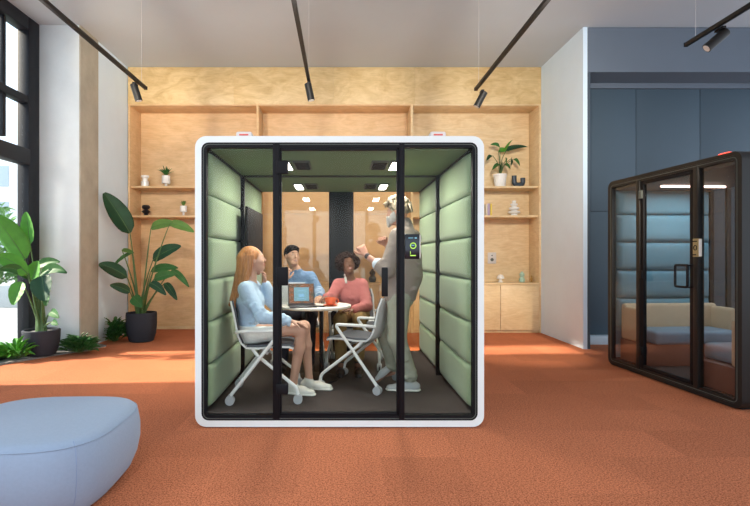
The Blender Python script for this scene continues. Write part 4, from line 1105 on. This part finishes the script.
for a in 'lr': s.cap(J[a+'hip'], J[a+'kn'], .094, .070, k=.04); s.cap(J[a+'kn'], J[a+'an']+V3(0, 0, .08), .068, .060, k=.02)
smk('trousers', s, 'trouser_khaki', r3, None, O)
for a in 'lr': t_ = J[a+'an']; shoe('boot', V3(t_[0], t_[1]+.045, .102), V3(J[a+'to'][0], J[a+'to'][1]-.05, .102), 'boot_black', 'boot_black', r3, O, ank=t_+V3(0, 0, .05))
f = J['hf']; u = nrm(J['hu']-f*(J['hu']@f)); rr = np.cross(f, u)
s = S(.006, .004); rnd = random.Random(12)
s.ell(P(-.03, 0, .045), (f, rr, u), (.085, .090, .092), k=.01)
n = 0
while n < 420:
    q = nrm(V3(rnd.gauss(0, 1), rnd.gauss(0, 1), rnd.gauss(0, 1)))
    c = q*V3(.105, .135, .112)*rnd.uniform(.80, 1.06)+V3(-.025, 0, .035)
    if q[2] < -.72: continue
    if c[0] > .025 and abs(c[1]) < .066 and c[2] < .072 and c[2] > -.13: continue
    s.cap(P(*c), P(*(c+V3(rnd.uniform(-.01, .01), rnd.uniform(-.01, .01), rnd.uniform(-.01, .01)))), rnd.uniform(.009, .016), k=.003); n += 1
s.ell(P(.085, 0, -.015), (f, rr, u), (.060, .062, .090), k=0, sub=True)
smk('hair', s, 'hair_curly', r3, None, O)
# ---------------------------------------------------------------- standing person, grey hair
J = dict(root=V3(.53, 4.56, .10), pelvis=V3(.53, 4.56, .98), chest=V3(.56, 4.55, 1.30), lsh=V3(.50, 4.385, 1.475), rsh=V3(.66, 4.70, 1.475),
         neck=V3(.575, 4.545, 1.565), head=V3(.51, 4.55, 1.705), hf=nrm(V3(-.93, .30, -.12)), hu=V3(-.10, 0, 1),
         lel=V3(.385, 4.34, 1.185), lwr=V3(.215, 4.42, 1.315), rel=V3(.55, 4.90, 1.25), rwr=V3(.44, 4.86, 1.40),
         lhip=V3(.51, 4.475, .97), rhip=V3(.55, 4.64, .97), lkn=V3(.49, 4.45, .565), rkn=V3(.42, 4.68, .56), lan=V3(.61, 4.48, .215), ran=V3(.485, 4.74, .255),
         lto=V3(.47, 4.49, .14), rto=V3(.39, 4.75, .16),
         lh=(V3(-.45, .25, .82), V3(-.2, .95, .1), 1, 1.25), rh=(V3(-.35, -.2, .85), V3(-.5, -.7, .1), -1, 1.25))
r4, P, near = person('grey haired bearded person standing with raised fists in a grey shirt', J, 'skin_rosy', 'lip_man', 'hair_grey', 1.03, False, 1.02, smile=False)
O = J['root']; lat = nrm(J['lsh']-J['rsh'])
s = S(.008, .03)
s.cap(J['pelvis']-V3(0, 0, .03), J['pelvis']+V3(.03, 0, .16), .142, .155, n=lat, f=1.32, k=.05); s.cap(J['pelvis']+V3(.03, 0, .16), J['chest']+V3(.02, 0, 0), .155, .138, n=lat, f=1.35, k=.06)
s.cap(J['chest'], (J['lsh']+J['rsh'])/2, .130, .080, n=lat, f=1.65, k=.05); s.cap((J['lsh']+J['rsh'])/2, J['neck']-V3(0, 0, .0), .092, .070, k=.04)
s.cap(J['neck']-V3(0, 0, .02), J['neck']+V3(-.005, 0, .035), .070, .068, k=.02)
sleeves(s, J, 'rl', .30, .080, .070, .062)
s.plane(J['pelvis']+V3(0, 0, -.075), V3(0, 0, -1))
wrinkle(s, J, [(J['lsh'], J['lel'], .072), (J['lsh'], J['lel'], .072), (J['rsh'], J['rel'], .07), (J['pelvis']+V3(.03, -.05, .0), J['chest']+V3(.03, -.05, 0), .13)], 21, n=30)
s.cap(J['neck']+V3(0, 0, .03), J['head']-V3(0, 0, .05), .058, .056, k=0, sub=True)
smk('shirt', s, 'shirt_grey', r4, None, O)
s = S(.006, .01); d = nrm(J['lwr']-J['lel']); a = J['lel']+d*.055
s.cap(a, a+d*.035, .060, .056); smk('cuff', s, 'cuff_blue', r4, None, O)
s = S(.005, .004); a = J['lwr']-d*.015; s.cap(a, a+d*.004, .0285, .0285); smk('bracelet', s, 'bracelet', r4, None, O)
s = S(.008, .03)
s.cap(J['pelvis']-V3(0, 0, .0), J['pelvis']-V3(0, 0, .04), .122, .128, n=lat, f=1.25, k=.03)
for a in 'lr':
    s.cap(J[a+'hip']-V3(0, 0, .03), J[a+'kn'], .106, .084, k=.03); s.cap(J[a+'kn'], J[a+'an']+V3(0, 0, .02), .082, .066, k=.02)
wrinkle(s, J, [(J['lkn'], J['lan'], .072), (J['lhip'], J['lkn'], .09), (J['rkn'], J['ran'], .07)], 31, n=20)
s.plane(V3(0, 0, .165), -UP)
smk('trousers', s, 'trouser_sage', r4, None, O)
shoe('shoe', V3(.665, 4.475, .102), V3(.40, 4.495, .102), 'shoe_grey', 'shoe_sole', r4, O, ank=V3(.61, 4.48, .19))
d0 = nrm(V3(-.13, .02, -.19)); shoe('shoe', V3(.50, 4.735, .235), V3(.335, 4.755, .108), 'shoe_grey', 'sole_brown', r4, O, up=nrm(V3(-.6, 0, .8)), ank=J['ran']+V3(-.01, 0, 0))
f = J['hf']; u = nrm(J['hu']-f*(J['hu']@f)); rr = np.cross(f, u)
s = S(.006, .006); rnd = random.Random(2)
s.ell(P(-.022, 0, .045), (f, rr, u), (.098, .086, .090), k=.01)
for i in range(190):
    a = rnd.uniform(0, 2*PI); e = rnd.uniform(-.25, 1.5)
    q = V3(math.cos(e)*math.cos(a), math.cos(e)*math.sin(a), math.sin(e)); c = q*V3(.098, .086, .095)+V3(-.022, 0, .042)
    if c[0] > .055 and c[2] < .055: continue
    if c[0] > .03 and c[2] < .03: continue
    t_ = V3(.025 if q[2] > .3 else -.008, rnd.uniform(-.02, .02), rnd.uniform(.0, .022) if q[2] > .4 else -.028)
    s.cap(P(*c), P(*(c+t_*1.2)), .012, .006, k=.006)
for i in range(14):
    b = rnd.uniform(-.05, .05); s.cap(P(.06, b, .105), P(.105+rnd.uniform(-.01, .012), b*1.1, .075+rnd.uniform(-.015, .02)), .013, .006, k=.006)
s.ell(P(.092, 0, -.012), (f, rr, u), (.066, .075, .072), k=0, sub=True)
for e in (-1, 1): s.ell(P(.012, e*.085, -.01), (f, rr, u), (.022, .02, .032), k=0, sub=True)
s.ell(P(.03, 0, -.08), (f, rr, u), (.08, .12, .07), k=0, sub=True)
smk('hair', s, 'hair_grey', r4, None, O)
s = S(.005, .006)
for i in range(150):
    t_ = rnd.uniform(-.95, .95); a = t_*PI*.5; x_ = math.cos(a)*.055+.012+(.02 if abs(t_) < .4 else 0); y_ = math.sin(a)*.066; z_ = rnd.uniform(-.095, -.045)+abs(t_)*.05
    s.cap(P(x_+.006, y_*1.0, z_), P(x_+.010, y_*.92, z_-.02), .014, .009, k=.010)
s.cap(P(.088, -.022, -.042), P(.094, 0, -.037), .008, k=.006); s.cap(P(.088, .022, -.042), P(.094, 0, -.037), .008, k=.006)
smk('beard', s, 'beard_grey', r4, None, O)
# ================================================================== PLANTS
def big_leaf(parent, base, tip, w, m, droop=.0, side=None, root=(0, 0, .3), stem_r=.011, arch=.15, name='leaf'):
    base = Vector(base); tip = Vector(tip); root = Vector(root)
    g = G(); n = 12
    mid = (root+base)/2; mid.z += arch*.3; mid.x = root.x*.6+base.x*.4; mid.y = root.y*.6+base.y*.4
    pts = [root*(1-t)**2+mid*2*t*(1-t)+base*t*t for t in [i/10 for i in range(11)]]
    g.tube(pts, [stem_r*(1.5-t*.09) for t in range(11)], 8, m='stem_green')
    d = tip-base; L = d.length
    # blade
    K = 8; vs = []; fs = []
    dn = d.normalized(); sd = Vector(side) if side else dn.cross(Vector((0, -1, 0.3)))
    sd = (sd-dn*sd.dot(dn)).normalized(); up = dn.cross(sd).normalized()
    if up.z < 0: up = -up
    for i in range(n+1):
        t = i/n; ww = max(.03, math.sin(PI*min(.985, t**.72*.97+.015))**.6)*w/2
        c = base+d*t+Vector((0, 0, droop*4*t*(1-t)))
        for k in range(K+1):
            q = -1+2*k/K; vs.append(c+sd*q*ww+up*(abs(q)*ww*.38+math.sin(t*26+q*2)*.004*abs(q)))
    T = len(vs); vs += [v-up*.002 for v in vs]
    for i in range(n):
        for k in range(K):
            a = i*(K+1)+k; fs += [(a, a+1, a+K+2, a+K+1), (T+a, T+a+K+1, T+a+K+2, T+a+1)]
        for e in (0, K): a = i*(K+1)+e; fs.append((a, a+K+1, T+a+K+1, T+a))
    for e in (0, n):
        for k in range(K): a = e*(K+1)+k; fs.append((a, a+1, T+a+1, T+a))
    g.add(vs, fs, m)
    g.tube([base+d*t+Vector((0, 0, droop*4*t*(1-t)-.001)) for t in [i/8 for i in range(9)]], [.006-.0006*i for i in range(9)], 6, m='stem_green')
    return mk(name, g, m, parent, ang=80)
# tall plant by the bookcase
Y2 = 7.72; px0 = 141.5
p = thing('tall_potted_plant', 'tall broad leaved plant in a dark grey pot beside the bookcase', 'plant', (X(px0, Y2), Y2, 0))
mk('pot', G().lathe([(.165, 0), (.18, .01), (.212, .12), (.226, .26), (.228, .40), (.222, .445), (.205, .445), (.205, .41), (0, .41)], seg=48), 'pot_grey', p)
mk('soil', G().lathe([(.20, .405), (.15, .42), (0, .425)]), 'soil', p)
def q2(px, py, dy=0): return Vector((X(px, Y2+dy)-X(px0, Y2), dy, Z(py, Y2+dy)))
for bx, by, dyb, tx, ty, dyt, w, m, dr in (
    (130, 233, -.1, 104, 193, -.38, .30, 'leaf_dark', .02), (151, 228, .05, 176, 224, -.05, .16, 'leaf_olive', .03), (170, 223, -.1, 194, 232, -.25, .14, 'leaf_olive', .02),
    (153, 260, .05, 181, 246, -.05, .20, 'leaf_dark', .03), (127, 277, -.15, 99, 264, -.42, .20, 'leaf_dark', .03), (130, 292, -.15, 110, 285, -.3, .14, 'leaf_dark', .02),
    (151, 271, .1, 178, 268, .0, .13, 'leaf_mid', .03), (154, 279, -.05, 176, 274, -.1, .15, 'leaf_mid', .02), (150, 283, -.15, 166, 295, -.25, .13, 'leaf_dark', .03),
    (165, 283, .0, 177, 300, -.1, .12, 'leaf_dark', .02), (133, 297, -.2, 142, 307, -.28, .17, 'leaf_mid', .01), (172, 270, .0, 189, 287, -.05, .10, 'leaf_mid', .03),
    (132, 253, .1, 112, 268, .1, .06, 'leaf_mid', .04), (122, 250, .1, 134, 253, .05, .07, 'leaf_olive', .01)):
    r0 = (random.uniform(-.06, .06), random.uniform(-.05, .05), .41)
    big_leaf(p, q2(bx, by, dyb), q2(tx, ty, dyt), w, m, dr, root=r0)
# bright plant by the window
Y3 = 6.52; px0 = 41.5
p = thing('window_potted_plant', 'bright green broad leaved plant in a dark grey bowl pot by the window', 'plant', (X(px0, Y3), Y3, 0.02))
mk('pot', G().lathe([(.14, 0), (.165, .01), (.20, .10), (.215, .20), (.222, .325), (.212, .335), (.195, .335), (.195, .30), (0, .30)], seg=48), 'pot_grey', p)
mk('soil', G().lathe([(.19, .298), (.13, .312), (0, .315)]), 'pebble', p)
def q3(px, py, dy=0): return Vector((X(px, Y3+dy)-X(px0, Y3), dy, Z(py, Y3+dy)-.02))
g = G()
for i in range(7):
    a = i*.9; g.tube([(.05*math.cos(a), .05*math.sin(a), .30), (.03*math.cos(a)-.02, .03*math.sin(a), .75-.03*i)], [.022, .014], 8)
mk('stalks', g, 'stem_green', p)
for bx, by, dyb, tx, ty, dyt, w, m, dr in (
    (25, 259, -.15, -8, 214, -.35, .30, 'leaf_bright', .03), (30, 244, .0, 26, 212, .0, .17, 'leaf_bright', .01), (28, 274, -.15, -6, 256, -.3, .20, 'leaf_bright', .05),
    (40, 275, .0, 67, 273, -.1, .14, 'leaf_mid', .07), (42, 276, -.2, 45, 301, -.32, .27, 'leaf_dark', .01), (32, 280, -.05, 38, 261, -.05, .20, 'leaf_bright', .0),
    (22, 282, -.2, 13, 305, -.3, .20, 'leaf_bright', .01), (28, 278, -.1, -2, 270, -.4, .12, 'leaf_mid', .07), (47, 292, -.1, 46, 306, -.15, .10, 'leaf_mid', .0),
    (50, 312, -.1, 59, 318, -.2, .11, 'leaf_mid', .02), (52, 322, -.1, 58, 325, -.15, .08, 'leaf_mid', .01), (35, 268, .1, 60, 262, .05, .12, 'leaf_mid', .04)):
    r0 = (random.uniform(-.05, .05), random.uniform(-.05, .05), .32)
    big_leaf(p, q3(bx, by, dyb), q3(tx, ty, dyt), w, m, dr, root=r0)
# planting bed + low bushes
bed = [(-4.228, 5.75, 0), (-4.02, 6.15, 0), (-3.78, 6.55, 0), (-3.52, 6.92, 0), (-3.42, 7.25, 0), (-3.655, 7.45, 0), (-3.672, 6.975, 0), (-4.22, 6.975, 0)]
g = G().prism(bed, (0, 0, .02)); o = mk('planting_bed', g, 'pebble'); tag(o, 'strip of grey pebbles under the plants by the window', 'pebbles', kind='stuff')
def bush(label, x, y, r, h, n, m, seed, w=.05, L=.16, name='low_bush', z=.021, sx=1.0, sy=1.0, xmin=-99):
    rnd = random.Random(seed)
    b = thing(name, label, 'plant', (x, y, z)); g = G(); s_ = G()
    for i in range(n):
        a = rnd.uniform(0, 2*PI); q = rnd.random()**.5
        c = Vector((math.cos(a)*q*r*sx, math.sin(a)*q*r*sy, rnd.uniform(.15, 1)*h*(1-.5*q*q)))
        d = Vector((math.cos(a)*(.4+q), math.sin(a)*(.4+q), rnd.uniform(.0, .9))).normalized()
        l = L*rnd.uniform(.6, 1.2)
        if x+c.x < xmin: c.x = xmin-x+.01
        if x+(c+d*l).x-w < xmin: d.x = abs(d.x); c.x += w*.5
        blade(g, c, c+d*l, w*rnd.uniform(.7, 1.2), l*.12, m, n=4)
        if i % 4 == 0: s_.tube([(c.x*.2, c.y*.2, 0), (c.x*.6, c.y*.6, c.z*.6), c], .004, 5)
    mk('stems', s_, 'stem_green', b); mk('leaves', g, m, b, ang=80)
    return b
bush('low bright leafy bush at the foot of the window, in front of the plant pot', X(14, 6.25), 6.3, .17, .15, 150, 'leaf_bright', 1, w=.055, L=.19, sy=.6)
bush('low dark leafy bush between the plant pot and the concrete column', X(79, 6.72), 6.72, .18, .18, 190, 'leaf_mid', 2, w=.075, L=.13, sy=.7)
bush('spiky green bush behind the concrete column by the white wall', -3.50, 7.70, .15, .30, 190, 'leaf_mid', 3, w=.05, L=.17, z=.001, xmin=-3.64, sx=.9)

# ================================================================== OUTSIDE
g = G().box((-40, -6, -.06), (-4.4, 60, -.02)); o = mk('pavement', g, 'pavement'); o['kind'] = 'structure'
g = G().box((-16, 12.9, -.02), (-7.2, 13.1, .56), bev=.01); o = mk('planter_wall', g, 'outdoor_wall'); tag(o, 'low grey planter wall outside the window', 'wall')
def shrub(label, x, y, z, r, h, n, m, seed, leaf=.16):
    rnd = random.Random(seed); b = thing('garden_shrub', label, 'shrub', (x, y, z)); g = G()
    mk('trunk', G().tube([(0, 0, 0), (.03, 0, h*.5)], .05, 8), 'trunk', b)
    for i in range(n):
        a = rnd.uniform(0, 2*PI); e = rnd.uniform(-.9, 1.4); q = rnd.uniform(.6, 1)
        c = Vector((math.cos(e)*math.cos(a)*r*q, math.cos(e)*math.sin(a)*r*q, h*.5+math.sin(e)*h*.5*q))
        d = Vector((rnd.uniform(-1, 1), rnd.uniform(-1, 1), rnd.uniform(-.4, 1))).normalized()
        blade(g, c, c+d*leaf*rnd.uniform(.7, 1.3), leaf*.5, .01, m, n=3)
    mk('leaves', g, m, b, ang=80)
for i, (x, y, r, h, m, lb) in enumerate(((-8.6, 14.4, .9, 2.4, 'foliage', 'rounded green shrub outside, nearest the window frame'), (-10.6, 14.6, 1.0, 3.2, 'foliage_pale', 'pale green shrub outside, second from the window frame'),
        (-12.9, 15, 1.1, 3.4, 'foliage', 'tall green shrub outside at the left edge of the window'), (-9.5, 16.8, 1.1, 4.0, 'foliage_pale', 'pale green shrub outside behind the rounded shrub'))):
    shrub(lb, x, y, -.02, r, h, 1300, m, 40+i, .26)
b = thing('building', 'pale building across the street seen through the window', 'building', (-30, 42, -.02))
mk('wall', G().box((-14, -3, 0), (14, 3, 9)), 'building_pale', b)
for i in range(9):
    for j in range(3):
        w_ = mk('window', G().box((-12.5+i*3, -3.06, 1.2+j*2.8), (-11+i*3, -2.99, 2.8+j*2.8)), 'building_glass', b)

# ================================================================== LIGHT
w = bpy.data.worlds.new('World'); bpy.context.scene.world = w; w.use_nodes = True
nt = w.node_tree; bg = nt.nodes['Background']
tc = nt.nodes.new('ShaderNodeTexCoord'); sp = nt.nodes.new('ShaderNodeSeparateXYZ'); nt.links.new(tc.outputs['Generated'], sp.inputs[0])
rp = nt.nodes.new('ShaderNodeValToRGB'); rp.color_ramp.elements[0].position = 0; rp.color_ramp.elements[0].color = (.78, .89, 1, 1)
rp.color_ramp.elements[1].position = .7; rp.color_ramp.elements[1].color = (.58, .78, 1, 1)
nt.links.new(sp.outputs['Z'], rp.inputs['Fac']); nt.links.new(rp.outputs[0], bg.inputs['Color']); bg.inputs['Strength'].default_value = 1.9
sun = bpy.data.lights.new('sun', 'SUN'); sun.energy = 11.5; sun.angle = R(2.5); sun.color = (1, .88, .72)
so_ = bpy.data.objects.new('sun', sun); col.objects.link(so_)
so_.rotation_euler = Vector((1, .08, -.575)).to_track_quat('-Z', 'Y').to_euler()
def area(loc, tgt, sx, sy, e, c=(1, 1, 1), name='overhead_fill'):
    ld = bpy.data.lights.new(name, 'AREA'); ld.shape = 'RECTANGLE'; ld.size = sx; ld.size_y = sy; ld.energy = e; ld.color = c
    lo = bpy.data.objects.new(name, ld); col.objects.link(lo); lo.location = loc
    lo.rotation_euler = (Vector(tgt)-Vector(loc)).to_track_quat('-Z', 'Y').to_euler(); return lo
area((-4.20, .6, 2.6), (1, 2.2, 1.6), 3.3, 3.0, 130, (.84, .92, 1), 'side_fill')  # added fill lamp in the unseen window, brightens walls and booth front
area((0.2, .2, 4.40), (0.2, .6, 0), 5, 3, 50, (1, 1, 1), 'overhead_fill')  # added overhead fill without a fixture, brightens the front floor
# ================================================================== CAMERA
cd = bpy.data.cameras.new('camera'); co = bpy.data.objects.new('camera', cd); col.objects.link(co)
co.location = (0, 0, H); co.rotation_euler = (PI/2, 0, 0)
cd.sensor_width = 36; cd.lens = F/750*36; cd.shift_x = (375-VX)/750; cd.shift_y = (VY-253)/750; cd.clip_start = .05; cd.clip_end = 200
sc = bpy.context.scene; sc.camera = co
sc.view_settings.view_transform = 'Standard'; sc.view_settings.look = 'None'; sc.view_settings.gamma = 1; sc.view_settings.use_curve_mapping = False
sc.view_settings.exposure = 0.36
sc.cycles.use_denoising = True
sc.cycles.transparent_max_bounces = 24
sc.cycles.max_bounces = 8
